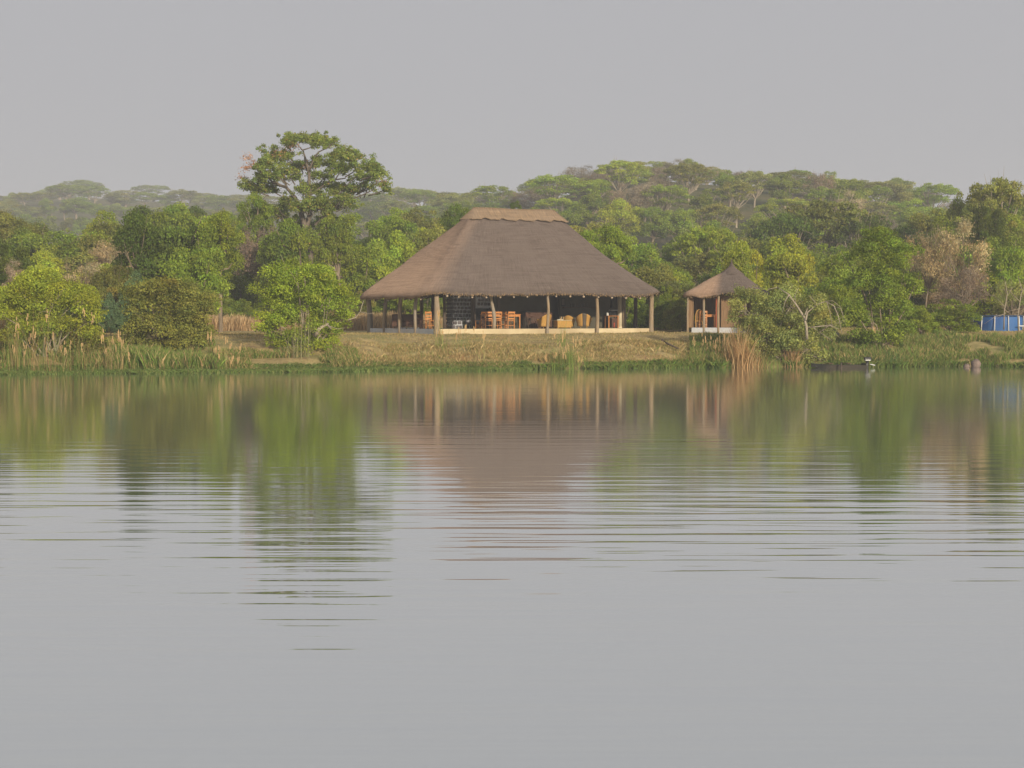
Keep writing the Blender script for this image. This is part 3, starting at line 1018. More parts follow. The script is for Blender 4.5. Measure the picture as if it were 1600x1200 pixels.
wk = make_wicker(False)
place(wk, 849, 1.3, 0, R(200)); wk.scale = (1.25, 1.1, 1.0); tag(wk, 'golden wicker tub chair directly behind the third front post', 'armchair', 'wicker lounge chairs')
wk2 = make_wicker(True)
place(wk2, 912, 1.2, 0, R(150)); wk2.scale = (1.2, 1.1, 1.04); tag(wk2, 'golden wicker tub chair with a dark stripe down its back', 'armchair', 'wicker lounge chairs')
wk3 = copy_tree(wk)
place(wk3, 889, 2.2, 0, R(140)); wk3.scale = (.9, .9, .9); tag(wk3, 'small wicker chair half hidden behind the woven coffee table', 'armchair', 'wicker lounge chairs')
t = empty('coffee_table', label='square woven cane coffee table with papers on top', cat='table')
b = MB(); b.box(-.48, .48, -.35, .35, .05, .50, bev=.02); b.build('woven_body', M['wicker'], t)
b = MB(); b.box(-.52, .52, -.39, .39, .50, .535, bev=.01); b.build('tabletop', M['cream'], t)
for x in (-.44, .44):
    for y in (-.31, .31):
        b = MB(); b.bar((x, y, 0), (x, y, .05), .06); b.build('leg', M['wicker'], t)
place(t, 878.5, 1.0, 0, R(-6))
b = MB(); b.box(-.18, .16, -.13, .12, 0, .03, bev=.005); b.box(-.12, .2, -.1, .13, .03, .055, Matrix.Rotation(.4, 4, 'Z'))
o = b.build('papers', M['paper']); place(o, 875, 1.0, .535, .3); tag(o, 'small pile of pale papers on the cane coffee table', 'papers')

# bar counter and stools
t = empty('bar_counter', label='dark bar counter in the shade at the room wall', cat='counter')
b = MB(); b.box(-1.0, 1.0, -.25, .25, 0, 1.05); b.build('body', M['darkwood'], t)
b = MB(); b.box(-1.08, 1.08, -.33, .30, 1.05, 1.10, bev=.01); b.build('countertop', M['black'], t)
place(t, 839, 3.3, 0, 0)


def make_stool():
    t = empty('bar_stool')
    b = MB(); b.tube([(0, 0, .72), (0, 0, .76)], [.17, .17], 14); b.build('seat', M['darkwood'], t)
    for a in range(4):
        c, s = math.cos(R(45 + 90 * a)), math.sin(R(45 + 90 * a))
        b = MB(); b.bar((.2 * c, .2 * s, 0), (.12 * c, .12 * s, .72), .032); b.build('leg', M['wickerdark'], t)
    b = MB()
    for a in range(4):
        c, s = math.cos(R(45 + 90 * a)), math.sin(R(45 + 90 * a)); c2, s2 = math.cos(R(135 + 90 * a)), math.sin(R(135 + 90 * a))
        b.bar((.17 * c, .17 * s, .28), (.17 * c2, .17 * s2, .28), .022)
    b.build('footrest', M['wickerdark'], t)
    return t


st = make_stool(); place(st, 821.5, 2.4); tag(st, 'dark bar stool nearer the right dining table', 'stool', 'dark bar stools')
s2 = copy_tree(st); place(s2, 833, 2.5, 0, .3); tag(s2, 'dark bar stool nearer the left wicker chair', 'stool', 'dark bar stools')

# picture, shelf with bottles
b = MB(); b.box(-.15, .15, -.03, 0, 0, .52); fr = b.build('picture_frame', M['black']); place(fr, 879.5, WV - .004, wz(478, 111) - GL - FLOOR); tag(fr, 'small black framed picture on the dim wall', 'picture')
b = MB(); b.box(-.11, .11, -.034, -.031, .05, .47); b.build('picture_sheet', M['wickerdark'], fr)
b = MB(); b.box(-1.3, 1.3, -.2, 0, 0, .035); sh = b.build('wall_shelf', M['darkwood']); place(sh, 905, WV - .004, 1.35); tag(sh, 'long dark shelf on the room wall', 'shelf')
bt = MB(); bt.tube([(0, 0, 0), (0, 0, .17), (0, 0, .2), (0, 0, .28)], [.035, .035, .014, .014], 8)
btm = bt.mesh('bottle'); btm.materials.append(M['wickerdark'])
for i, px in enumerate((892, 896, 901, 907, 913, 918)):
    o = link('bottle', btm); place(o, px, WV - .1, 1.387); tag(o, 'dim bottle on the long wall shelf, %s from the left' % ('first', 'second', 'third', 'fourth', 'fifth', 'sixth')[i], 'bottle', 'bottles on the wall shelf')

# side table with kettle and coffee machine
t = empty('side_table', label='tall orange wooden side table beside the cream column', cat='table')
for x in (-.36, .36):
    for y in (-.22, .22):
        b = MB(); b.bar((x, y, 0), (x, y, .78), .07); b.build('leg', M['orangewood'], t)
b = MB(); b.box(-.42, .42, -.28, .28, .78, .82, bev=.01); b.build('tabletop', M['orangewood'], t)
b = MB(); b.box(-.1, .33, -.2, .2, .05, .66); b.build('cabinet', M['darkwood'], t)
place(t, 955.5, 2.9)
t = empty('coffee_machine', label='black box-shaped coffee machine on the tall side table', cat='coffee machine')
b = MB(); b.box(-.24, .24, -.17, .17, 0, .08, bev=.01); b.box(-.24, .24, .0, .17, .08, .34); b.build('body', M['black'], t)
b = MB(); b.box(-.25, .25, -.18, .18, .34, .40, bev=.012); b.build('top', M['greywall'], t)
place(t, 958, 2.9, .82)
t = empty('kettle', label='white kettle left of the coffee machine', cat='kettle')
b = MB(); b.tube([(0, 0, 0), (0, 0, .12), (0, 0, .22)], [.085, .08, .055], 12); b.build('body', M['white'], t)
b = MB(); b.tube([(.05, 0, .2), (.13, 0, .18), (.13, 0, .06), (.07, 0, .04)], [.012] * 4, 6); b.build('handle', M['black'], t)
place(t, 949, 2.8, .82)
t = empty('candle', label='tall red candle on the floor before the side table', cat='candle')
b = MB(); b.tube([(0, 0, .03), (0, 0, .36)], [.035, .035], 10); b.build('wax', M['red'], t)
b = MB(); b.tube([(0, 0, 0), (0, 0, .03)], [.07, .06], 10); b.build('holder', M['black'], t)
place(t, 959.5, 2.2)


# ------------------------------------------------------------------ the small hut
HX, HD = wx(1130, 108), 108.0
HG = wz(517, HD - 1)
hut = empty('thatched_hut', (HX, HD, HG), R(-6), 'small open hut with pointed thatched roof right of the lodge', 'building')
hE = wz(461, 106) - HG; hP = wz(418, HD) - HG
def zv0(s, p): return .07 * math.sin(p[0] * 1.7 + 1) - .06 * (p[0] < 0) * min(1, -p[0])
def lit_left_h(p, t): return max(0, min(1, (-p[0] - .1) * 1.3 / max(.2, 1 - t * .8)))  # left half's lighter side painted into the thatch colour, as on the lodge
hr, he0, hal = roof_surface('roof', M['thatch'], hut, (-2.6, 2.95, -2.15, 2.15), (.46, .56, -.05, .05), hE + .2, hP, 1.0, lambda t: t ** .93 + .0 * math.sin(math.pi * t), zv0, (22, 22, 6), 18, lit_left_h, noise=.03, thick=.24)
straw_fringe('eave_straw', hr, he0, hE + .18, zv0, 0.05, 0, M['strawend'], 9, 36)
def hut_cap():
    V = []; UV = []; Fc = []; n = 32; rows = [(0.015, .50), (.04, .30), (.11, .10), (.24, -.08), (.48, -.28), (.74, -.50)]
    for j, (r, z) in enumerate(rows):
        for i in range(n):
            a = 2 * math.pi * i / n
            V.append((.51 + r * math.cos(a) * 1.1, r * math.sin(a) * .95, hP + z + (.03 * math.sin(7 * a) if j == 5 else 0) + .05)); UV.append((i * .3, j * .3))
    for j in range(len(rows) - 1):
        for i in range(n):
            Fc.append((j * n + i, j * n + (i + 1) % n, (j + 1) * n + (i + 1) % n, (j + 1) * n + i))
    me = bpy.data.meshes.new('peak_cap'); me.from_pydata(V, [], Fc)
    uvl = me.uv_layers.new(name='UVMap'); lv = np.zeros(len(me.loops), dtype=np.int32); me.loops.foreach_get('vertex_index', lv)
    uvl.data.foreach_set('uv', np.array(UV, dtype=np.float32)[lv].ravel())
    me.polygons.foreach_set('use_smooth', [True] * len(Fc))
    o = link('peak_cap', me, M['thatch'], hr)
    md = o.modifiers.new('thick', 'SOLIDIFY'); md.thickness = .06; md.offset = 1
hut_cap()
hfl = wz(512, 106) - HG
b = MB(); b.box(-2.05, 2.0, -1.7, 1.7, -.3, hfl, bev=.02); b.build('plinth', M['mortar'], hut)
def hx(px, y): return (wx(px, HD + y) - HX) / math.cos(R(6)) + y * math.tan(R(-6)) * 0
for k, (px, y, r, mm) in enumerate([(1079, -1.6, .07, 'post'), (1104, -1.65, .085, 'post'), (1126.5, -1.65, .09, 'post'), (1168, -1.6, .08, 'post')]):
    post(hut, hx(px, y), y, -.2, hE + .1, r, r * .85, M[mm], 120 + k, .015)
for k, (x, y) in enumerate([(-1.95, 1.6), (0, 1.65), (1.9, 1.6)]):
    post(hut, x, y, 0, hE + .1, .08, .07, M['post'], 130 + k, .02)
for k in range(4):
    b = MB(); x0 = -1.98 + 0 * k; y0 = -1.45 + k * .75
    b.box(-2.0, -1.93, y0, y0 + .72, hfl, hE, bev=.01); b.build('reed_panel', M['reedwall'], hut)
for k in range(5):
    x0 = -1.9 + k * .76
    b = MB(); b.box(x0, x0 + .74, 1.4, 1.47, hfl, hE, bev=.01); b.build('reed_panel', M['reedwall'], hut)
b = MB(); b.box(hx(1079.5, -1.4), hx(1085.5, -1.4), -1.5, -1.44, hfl, hE - .02, bev=.01); b.build('reed_panel', M['reedwall'], hut)
b = MB(); b.box(hx(1120.5, -.9), hx(1125.5, -.9), -1.0, -.94, hfl, hE - .02, bev=.01); b.build('door', M['reddoor'], hut)
b = MB(); b.box(hx(1129, -1), hx(1168, -1), -1.0, -.9, hfl, hE - .02, bev=.01); b.build('side_wall', M['reedwall'], hut)
HM = Matrix.Translation((HX, HD, HG)) @ Matrix.Rotation(R(-6), 4, 'Z')
def hplace(o, px, y, rz=0, z=0):
    p = HM @ Vector((hx(px, y), y, hfl + z)); o.location = p; o.rotation_euler = (0, 0, rz); return o
t = empty('cane_chair', label='cane chair with high arched back inside the hut', cat='chair')
b = MB(); b.tube([(-.24, .2, 0), (-.25, .2, .45), (-.24, .22, .85), (-.14, .24, 1.1), (.0, .25, 1.17), (.14, .24, 1.1), (.24, .22, .85), (.25, .2, .45), (.24, .2, 0)], [.03] * 9, 7); b.build('arched_frame', M['wicker'], t)
b = MB(); b.tube([(-.24, -.2, 0), (-.24, -.2, .42)], [.025] * 2, 6); b.build('leg', M['wicker'], t)
b = MB(); b.tube([(.24, -.2, 0), (.24, -.2, .42)], [.025] * 2, 6); b.build('leg', M['wicker'], t)
b = MB(); b.box(-.26, .26, -.22, .22, .40, .45, bev=.01); b.build('seat', M['wicker'], t)
for x in (-.1, .0, .1):
    b = MB(); b.bar((x, .22, .45), (x, .245, 1.1), .02); b.build('spindle', M['wicker'], t)
hplace(t, 1093, -1.1, R(200))
c2 = copy_tree(ch); hplace(c2, 1101, -1.15, R(185)); tag(c2, 'ladder-back chair inside the hut behind its slim middle post', 'chair'); c2['group'] = gch
t2 = make_table(M['orangewood'], .75, .6, .85); hplace(t2, 1111, -.9, R(-6)); tag(t2, 'small wooden table inside the hut', 'table')


# ------------------------------------------------------------------ foliage
def leaf_quads(rng, cen, rad, cnt, size, upbias=.35, flat=.8, shell=.55, lo=-.55, aspect=.55, flop=0.0):
    """leaves spread through a set of round clumps; returns verts and a tint for each leaf"""
    V = []; T = []
    for c, r, n in zip(cen, rad, cnt):
        n = int(n)
        if n < 1: continue
        d = rng.normal(size=(n, 3)); d /= np.linalg.norm(d, axis=1)[:, None]
        d[:, 2] = np.where(d[:, 2] < lo, -d[:, 2] * .6, d[:, 2])
        k = shell + (1 - shell) * rng.random(n) ** .6
        k = k * (1 + .12 * rng.normal(size=n))
        rr = np.atleast_1d(r)
        if rr.size == 1: rr = np.array([r, r, r * flat])
        p = np.asarray(c) + d * k[:, None] * rr
        nrm = d * .7 + rng.normal(size=(n, 3)) * .65 + np.array([0, 0, upbias])
        nrm /= np.linalg.norm(nrm, axis=1)[:, None]
        t = np.cross(nrm, rng.normal(size=(n, 3))); t[:, 2] -= flop
        t /= np.linalg.norm(t, axis=1)[:, None] + 1e-9
        b = np.cross(nrm, t)
        s = size * (.6 + .8 * rng.random(n))
        a = t * s[:, None]; w_ = b * (s * aspect)[:, None]
        q = np.stack([p - a * .5, p + w_ * .5 - a * .05, p + a * .5, p - w_ * .5 - a * .05], 1)
        V.append(q.reshape(-1, 3))
        cl = 1 + .17 * rng.normal(); cy = .055 * rng.normal()
        lv = cl * (1 + .20 * rng.normal(size=n)); ly = cy + .06 * rng.normal(size=n)
        tt = np.stack([lv * (1 + ly), lv, lv * (1 - ly * .8)], 1)
        T.append(np.clip(tt, .35, 2.0))
    return np.concatenate(V), np.concatenate(T)


def crown_clumps(rng, kind):
    """clump centres for a unit tree: crown radius 1, total height 2"""
    C = []; Rd = []
    if kind == 'bushy':
        n = 46
        for i in range(n):
            d = rng.normal(size=3); d /= np.linalg.norm(d)
            if d[2] < -.75: continue
            k = rng.uniform(.45, .86)
            c = np.array([d[0] * k, d[1] * k, 1.12 + d[2] * k * .92])
            C.append(c); Rd.append(rng.uniform(.16, .36))
    elif kind == 'lobed':
        lob = [(rng.uniform(-.45, .45), rng.uniform(-.4, .4), rng.uniform(.8, 1.45), rng.uniform(.42, .62)) for _ in range(6)]
        for (x, y, z, r) in lob:
            for i in range(9):
                d = rng.normal(size=3); d /= np.linalg.norm(d)
                C.append(np.array([x, y, z]) + d * r * rng.uniform(.6, .95)); Rd.append(rng.uniform(.15, .28))
    elif kind == 'umbrella':
        for i in range(60):
            a = rng.uniform(0, 6.28); r = math.sqrt(rng.random()) * .95
            C.append(np.array([r * math.cos(a), r * math.sin(a), 1.72 - .42 * r * r + rng.uniform(-.16, .08)])); Rd.append(rng.uniform(.14, .24))
        for i in range(22):
            a = rng.uniform(0, 6.28); r = math.sqrt(rng.random()) * .7
            C.append(np.array([r * math.cos(a), r * math.sin(a), 1.15 - .2 * r + rng.uniform(-.16, .12)])); Rd.append(rng.uniform(.12, .2))
    elif kind == 'shrub':
        for i in range(60):
            d = rng.normal(size=3); d /= np.linalg.norm(d); d[2] = abs(d[2]) * 1.02
            k = rng.uniform(.5, .9)
            C.append(np.array([d[0] * k, d[1] * k, .12 + d[2] * k * 1.75])); Rd.append(rng.uniform(.16, .30))
    return np.array(C), np.array(Rd)


def trunk_mesh(rng, C, Rd, nl=14, r=.06, top=1.5, base=0.0, twigs=0, fork=.35):
    b = MB()
    bend = rng.uniform(-.12, .12, 2)
    zf = fork * top
    f = Vector((bend[0], bend[1], zf))
    b.tube([(0, 0, base - 1.8), (0, 0, base - .1), (bend[0] * .4, bend[1] * .4, zf * .5), f], [r * 1.3, r * 1.2, r, r * .85], 8, False)
    idx = rng.permutation(len(C))[:nl]
    for i in idx:
        c = Vector(C[i]); m = f.lerp(c, .5) + Vector(rng.uniform(-.08, .08, 3)); m.z -= .04
        b.tube([f, m, c, c + (c - m) * .45], [r * .55, r * .34, r * .18, r * .05], 5, False)
        for _ in range(twigs):
            e = c + Vector(rng.uniform(-.32, .32, 3)); s = m.lerp(c, rng.uniform(.2, .9)); mm = s.lerp(e, .5) + Vector((0, 0, .04))
            b.tube([s, mm, e], [r * .14, r * .09, r * .03], 4, False)
    return b.mesh('trunk')


VAR = {}
def make_variant(key, kind, seed, nleaf, size, m, **kw):
    rng = np.random.default_rng(seed)
    C, Rd = crown_clumps(rng, kind)
    w2 = Rd ** 2; cnt = nleaf * w2 / w2.sum()
    lk = {k: v for k, v in kw.items() if k in ('upbias', 'flat', 'shell', 'lo', 'aspect', 'flop')}
    V, T = leaf_quads(rng, C, Rd, cnt, size, **lk)
    me = np_mesh('crown', V, 4, T); me.materials.append(M[m])
    tk = {k: v for k, v in kw.items() if k in ('nl', 'r', 'twigs', 'fork')}
    tm = trunk_mesh(rng, C, Rd, **tk); tm.materials.append(M[kw.get('bark', 'bark')])
    VAR.setdefault(key, []).append((me, tm))


for s in range(5): make_variant('bushy', 'bushy', 10 + s, 15000, .062, 'leaf')
for s in range(4): make_variant('lobed', 'lobed', 30 + s, 16000, .058, 'leaf')
for s in range(4): make_variant('umbrella', 'umbrella', 50 + s, 9500, .055, 'leaf', flat=.5, nl=18, r=.045, twigs=2, bark='palebark', fork=.3)
for s in range(3): make_variant('shrub', 'shrub', 70 + s, 15000, .066, 'leaf', nl=16, r=.03, fork=.1)
for s in range(3): make_variant('bare', 'bushy', 90 + s, 7500, .07, 'dryleaf', aspect=.22, nl=34, r=.032, twigs=7, bark='bark', shell=.1)

TONES = {   # base colours of the leaves
    'bright green': (0.290, 0.370, 0.036), 'yellow-green': (0.330, 0.375, 0.038), 'mid-green': (0.222, 0.288, 0.032),
    'dark green': (0.125, 0.176, 0.025), 'olive': (0.240, 0.250, 0.050), 'grey-green': (0.310, 0.335, 0.095),
    'mauve-brown': (0.29, 0.225, 0.17), 'tan': (0.42, 0.33, 0.18), 'blue-green': (0.16, 0.235, 0.105),
}
SHAPE = {'bushy': 'round', 'lobed': 'billowing', 'umbrella': 'flat-topped', 'shrub': 'low', 'bare': 'twiggy half-bare'}
ORD = ['first', 'second', 'third', 'fourth', 'fifth', 'sixth', 'seventh', 'eighth', 'ninth', 'tenth', 'eleventh', 'twelfth', 'thirteenth', 'fourteenth', 'fifteenth', 'sixteenth', 'seventeenth', 'eighteenth', 'nineteenth', 'twentieth']
def ordn(i):
    if i < 20: return ORD[i]
    t, o = divmod(i + 1, 10)
    tens = {2: 'twent', 3: 'thirt', 4: 'fort'}[t]
    return tens + 'ieth' if o == 0 else tens + 'y-' + ORD[o - 1]


trng = random.Random(11)
PENDING = []
def tree(px, D, top, half, kind, tone, row=None, label=None, gr=None, base=None, name=None):
    """one tree: px column, D metres away, its top on picture row 'top', crown half-width in pixels"""
    x = wx(px, D)
    g = gz(x, D) if base is None else base
    h = max(1.2, wz(top, D) - g)
    r = half / F * D
    me, tm = trng.choice(VAR[kind])
    nm = name or ('bush' if kind == 'shrub' else 'tree')
    t = empty(nm, (x, D, g - .05), trng.uniform(0, 6.28))
    H0 = {'bushy': 2.12, 'lobed': 2.05, 'umbrella': 1.92, 'shrub': 2.0, 'bare': 2.12}[kind]
    c = link('foliage' if kind == 'shrub' else 'crown', me, None, t)
    tc = TONES[tone]; j = [trng.uniform(.93, 1.06) for _ in range(3)]; k = trng.uniform(.80, 1.16)
    c.color = (tc[0] * j[0] * k, tc[1] * k, tc[2] * j[2] * k, 1)
    q = link('stem' if kind == 'shrub' else 'trunk', tm, None, t)
    cz = h / H0 if kind == 'shrub' else min(h / H0, r * (trng.uniform(1.0, 1.35) if not label else 1.55))
    for o in (c, q):
        o.scale = (r, r * trng.uniform(.9, 1.1), cz)
        o.location = (0, 0, h - H0 * cz)
    cat = 'bush' if kind == 'shrub' else 'tree'
    if label: tag(t, label, cat, gr)
    else: PENDING.append((t, px, kind, tone, row, cat))
    return t


def label_pending():
    rows = {}
    for p in PENDING: rows.setdefault((p[2], p[3], p[4]), []).append(p)
    for (kind, tone, row), L_ in rows.items():
        L_.sort(key=lambda p: p[1])
        for i, p in enumerate(L_):
            one = len(L_) == 1
            tag(p[0], ('%s %s %s %s' % (tone, SHAPE[kind], p[5], row)) + ('' if one else ', %s such from left' % ordn(i)), p[5], row[row.index(' the ') + 5:] if ' the ' in row else row)


def T(px, tab): return float(np.interp(px, [a for a, b in tab], [b for a, b in tab]))


# --- hill trees, far away in the haze
SKY = [(-200, 305), (0, 300), (60, 297), (110, 281), (150, 290), (180, 302), (235, 288), (265, 300), (330, 308), (600, 300), (620, 298), (650, 306), (700, 299), (790, 299), (820, 285), (870, 273), (930, 251), (1050, 250), (1150, 262), (1230, 262), (1300, 271), (1330, 284), (1400, 282), (1440, 292), (1490, 303), (1600, 318), (1800, 310)]
def hilltone(px, top=0):
    r = trng.random()
    if 900 < px < 1080 and r < .36: return ('bare', 'mauve-brown')
    if r < .10: return ('bare', 'mauve-brown')
    if r < .14: return ('bare', 'tan')
    k = trng.choice(['umbrella', 'lobed', 'bushy', 'lobed', 'umbrella'])
    q = trng.random()
    return (k, 'mid-green' if q < .30 else 'olive' if q < .45 else 'bright green' if q < .72 else 'yellow-green' if q < .84 else 'grey-green')
for ri, fr in enumerate((1.0, .93, .86, .79, .72, .65, .57)):
    rowname = ['on the far hill crest', 'just below the hill crest', 'high on the far hill', 'half way up the hill', 'low on the far hill', 'at the hill foot', 'before the hill foot'][ri]
    px = 620 + ri * 9
    while px < 1500:
        D = T(px, HILL_D) * fr
        x = wx(px, D); g = gz(x, D)
        kind, tone = hilltone(px)
        if ri == 0:
            top = T(px, SKY) + trng.uniform(-8, 11)
            h = wz(top, D) - g
            if h < 3: top = 495 - (g + 4 - CAMZ) * F / D
            if h > 13: top = 495 - (g + 12 - CAMZ) * F / D
        else:
            top = 495 - (g + (trng.uniform(3.5, 6) if ri < 3 else trng.uniform(6, 9.5)) - CAMZ) * F / D
        half = trng.uniform(21, 38) * (1 if ri == 0 else 1.2)
        if not (700 < px < 905 and top > 332) and not (row_hidden := (top > T(px, [(600, 318), (690, 322), (740, 335), (880, 330), (990, 350), (1060, 362), (1170, 372), (1230, 350), (1390, 350), (1500, 330)]) + 12)):
            tree(px, D, top, half, kind, tone, rowname)
        px += half * trng.uniform(1.15, 1.6)
# --- the far left ridge
for ri, fr in enumerate((1.0, .9, .8, .7, .6, .5)):
    rowname = ['on the hazy left ridge', 'below the hazy left ridge', 'in front of the hazy left ridge', 'on the lower slope of the left ridge', 'at the foot of the left ridge', 'on the plain before the left ridge'][ri]
    px = -30
    while px < 640:
        D = T(px, HILL_D) * fr
        x = wx(px, D); g = gz(x, D)
        top = (T(px, SKY) + 4 + trng.uniform(-3, 6)) if ri == 0 else 495 - (g + (trng.uniform(3, 6) if ri < 3 else trng.uniform(6, 10)) - CAMZ) * F / D
        half = trng.uniform(14, 34)
        if px < 430 or 560 < px:
            tree(px, D, top, half, trng.choice(['umbrella', 'lobed', 'bushy']), trng.choice(['mid-green', 'olive', 'grey-green']), rowname)
        px += half * trng.uniform(1.1, 1.5)
tree(112, 950, 278, 50, 'lobed', 'mid-green', label='widest flat-topped tree on the hazy left ridge')
tree(238, 950, 288, 30, 'umbrella', 'mid-green', label='flat-topped hazy tree peeping over the big dark round tree')
tree(634, 760, 297, 22, 'umbrella', 'grey-green', label='hazy flat-topped tree on the skyline right of the tallest tree')

# --- belt of trees behind the lawn
BELT = [(-100, 330), (0, 325), (60, 335), (120, 340), (150, 322), (200, 318), (240, 305), (370, 308), (400, 345), (430, 345), (560, 318), (620, 316), (680, 320), (745, 336), (800, 336), (880, 334), (930, 330), (980, 330), (1010, 352), (1060, 362), (1100, 356), (1180, 350), (1240, 358), (1300, 375), (1380, 352), (1430, 338), (1480, 305), (1530, 285), (1600, 285), (1700, 290)]
def in_roof(px, top):
    # hidden behind the lodge roof
    if not 560 < px < 1030: return False
    line = T(px, [(560, 455), (640, 405), (700, 358), (737, 330), (866, 330), (900, 352), (960, 400), (1032, 448)])
    return top > line + 6
def belttone(px, ri):
    r = trng.random()
    if px < 200: opts = [('lobed', 'yellow-green', .3), ('bushy', 'mid-green', .5), ('bushy', 'olive', .75), ('lobed', 'bright green', .9), ('bare', 'tan', 1)]
    elif px < 400: opts = [('lobed', 'dark green', .35), ('bushy', 'mid-green', .75), ('lobed', 'bright green', 1)]
    elif px < 700: opts = [('lobed', 'bright green', .4), ('bushy', 'mid-green', .75), ('lobed', 'yellow-green', .88), ('bushy', 'olive', 1)]
    elif px < 1060: opts = [('bushy', 'mid-green', .4), ('lobed', 'bright green', .6), ('bushy', 'olive', .85), ('bushy', 'dark green', .93), ('bare', 'tan', 1)]
    elif px < 1290: opts = [('lobed', 'yellow-green', .4), ('lobed', 'bright green', .65), ('bushy', 'mid-green', .85), ('bushy', 'olive', .94), ('bare', 'tan', 1)]
    elif px < 1450: opts = [('bushy', 'mid-green', .4), ('lobed', 'bright green', .6), ('bushy', 'dark green', .85), ('bushy', 'olive', 1)]
    else: opts = [('bushy', 'olive', .3), ('lobed', 'bright green', .55), ('bushy', 'mid-green', .8), ('bare', 'tan', 1)]
    for k, t_, q in opts:
        if r <= q: return k, t_
rows = [(176, 0, 'at the very back of the tree belt'), (158, 20, 'in the back row of the tree belt'), (146, 45, 'in the upper middle of the tree belt'), (136, 75, 'in the middle of the tree belt'), (128, 105, 'in the lower middle of the tree belt'), (122.5, 134, 'in the front row of the tree belt')]
for ri, (D, off, rowname) in enumerate(rows):
    px = -60 + ri * 17
    while px < 1680:
        half = trng.uniform(38, 66) * (1 if ri < 4 else .8)
        top = T(px, BELT) + off * (1 if px > 700 or px < 420 else .9) + trng.uniform(-7, 9)
        top = min(top, 472)
        kind, tone = belttone(px, ri)
        if ri == 0 and kind == 'bare': kind, tone = 'bushy', 'mid-green'
        if not in_roof(px, top - 4) or ri == 5:
            tree(px, D + trng.uniform(-3, 3) + (19 * (1 - ri * .02) if 320 < px < 740 else 0), top, half, kind, tone, rowname)
        px += half * trng.uniform(.95, 1.3)
# low thicket at the foot of the belt
px = -40
while px < 1660:
    half = trng.uniform(20, 34)
    D = trng.uniform(116.5, 120)
    if not (1500 < px < 1620):
        top = trng.uniform(452, 480) + (8 if 560 < px < 720 else 0)
        tree(px, D + (22 if 320 < px < 740 else 0), top, half, 'shrub', trng.choice(['olive', 'mid-green', 'mid-green', 'bright green', 'dark green', 'grey-green']), 'in the thicket along the lawn')
    px += half * trng.uniform(1.0, 1.5)

# --- trees one can name
tree(275, 119, 300, 88, 'lobed', 'dark green', label='big dark round tree left of the tallest tree', base=1.9)
tree(215, 118, 318, 45, 'bushy', 'dark green', label='dark tree at the left flank of the big round tree')
tree(312, 113, 338, 62, 'lobed', 'mid-green', label='lighter green tree in front of the big dark round tree')
tree(345, 116, 318, 42, 'bushy', 'mid-green', label='green tree at the right flank of the big round tree')
tree(20, 112, 368, 44, 'bushy', 'dark green', label='dark tree above the left waterside bush', base=1.8)
tree(25, 108, 400, 26, 'bare', 'mauve-brown', label='rusty brown twiggy bush at the left picture edge')
tree(130, 112, 392, 48, 'bare', 'tan', label='pale leafless thicket between left waterside bush and big round tree')
tree(175, 109, 405, 40, 'bushy', 'olive', label='olive bush behind the two left waterside bushes')
tree(215, 106, 402, 34, 'shrub', 'blue-green', label='grey-blue leafy bush above the dark olive waterside bush')
tree(172, 97, 442, 22, 'shrub', 'blue-green', label='small blue-green bush squeezed between the two left waterside bushes')
tree(402, 145, 296, 30, 'bushy', 'mid-green', label='slim tree with pale trunk at the left edge of the tallest tree')
tree(405, 143, 335, 44, 'bare', 'mauve-brown', label='mauve-brown dry tree below the left limbs of the tallest tree')
tree(478, 138, 324, 60, 'lobed', 'mid-green', label='dark ivy-like bush round the foot of the tallest tree')
tree(448, 139, 343, 44, 'bushy', 'mid-green', label='rounded green crown under the left limbs of the tallest tree')
tree(532, 139, 322, 46, 'lobed', 'mid-green', label='green crown closing the gap right of the tallest tree')
tree(560, 142, 372, 58, 'lobed', 'bright green', label='bright green tree just above the lodge roof left corner')
tree(602, 145, 345, 50, 'lobed', 'bright green', label='bright billowing tree left of the lodge roof slope')
tree(668, 148, 340, 42, 'bushy', 'olive', label='olive-tan tree touching the left slope of the lodge roof')
tree(716, 156, 313, 30, 'bushy', 'dark green', label='small dark crown peeping over the left end of the ridge')
tree(806, 170, 311, 10, 'bushy', 'dark green', label='tiny treetop sticking up behind the lodge ridge')
tree(430, 141, 400, 40, 'shrub', 'bright green', label='bright green bush behind the waterside tree beside the lodge')
tree(500, 141, 400, 36, 'shrub', 'mid-green', label='green bush between waterside tree and lodge roof corner')
tree(914, 132, 330, 36, 'lobed', 'mid-green', label='leafy tree rising beside the right end of the ridge')
tree(958, 136, 322, 38, 'lobed', 'bright green', label='taller leafy tree right of the lodge ridge')
tree(975, 116, 396, 34, 'shrub', 'bright green', label='bright bush hugging the right slope of the lodge roof')
tree(1285, 200, 304, 88, 'umbrella', 'olive', label='broad dark olive flat-topped tree before the hill')
tree(1225, 196, 322, 50, 'umbrella', 'dark green', label='dark tree joined to the left of the broad flat-topped one')
tree(1350, 196, 325, 50, 'umbrella', 'dark green', label='dark tree joined to the right of the broad flat-topped one')
tree(1105, 170, 345, 55, 'umbrella', 'bright green', label='hazy bright spreading tree between lodge and hut')
tree(1240, 126, 352, 66, 'lobed', 'yellow-green', label='yellow-green billowing tree behind and above the hut')
tree(1175, 124, 362, 50, 'lobed', 'yellow-green', label='yellow-green tree directly over the hut peak')
tree(1310, 114, 385, 42, 'bushy', 'mid-green', label='green tree behind the arching bare branches')
tree(1555, 160, 271, 55, 'umbrella', 'olive', label='tall olive spreading tree at the right picture edge')
tree(1510, 165, 288, 36, 'bushy', 'olive', label='olive tree left of the tall spreading one at the right')
tree(1545, 140, 315, 32, 'bushy', 'dark green', label='dark green crown below the tall spreading tree at the right')
tree(1500, 118, 338, 50, 'bare', 'tan', label='large dry tan tree above the bank left of the blue pool')
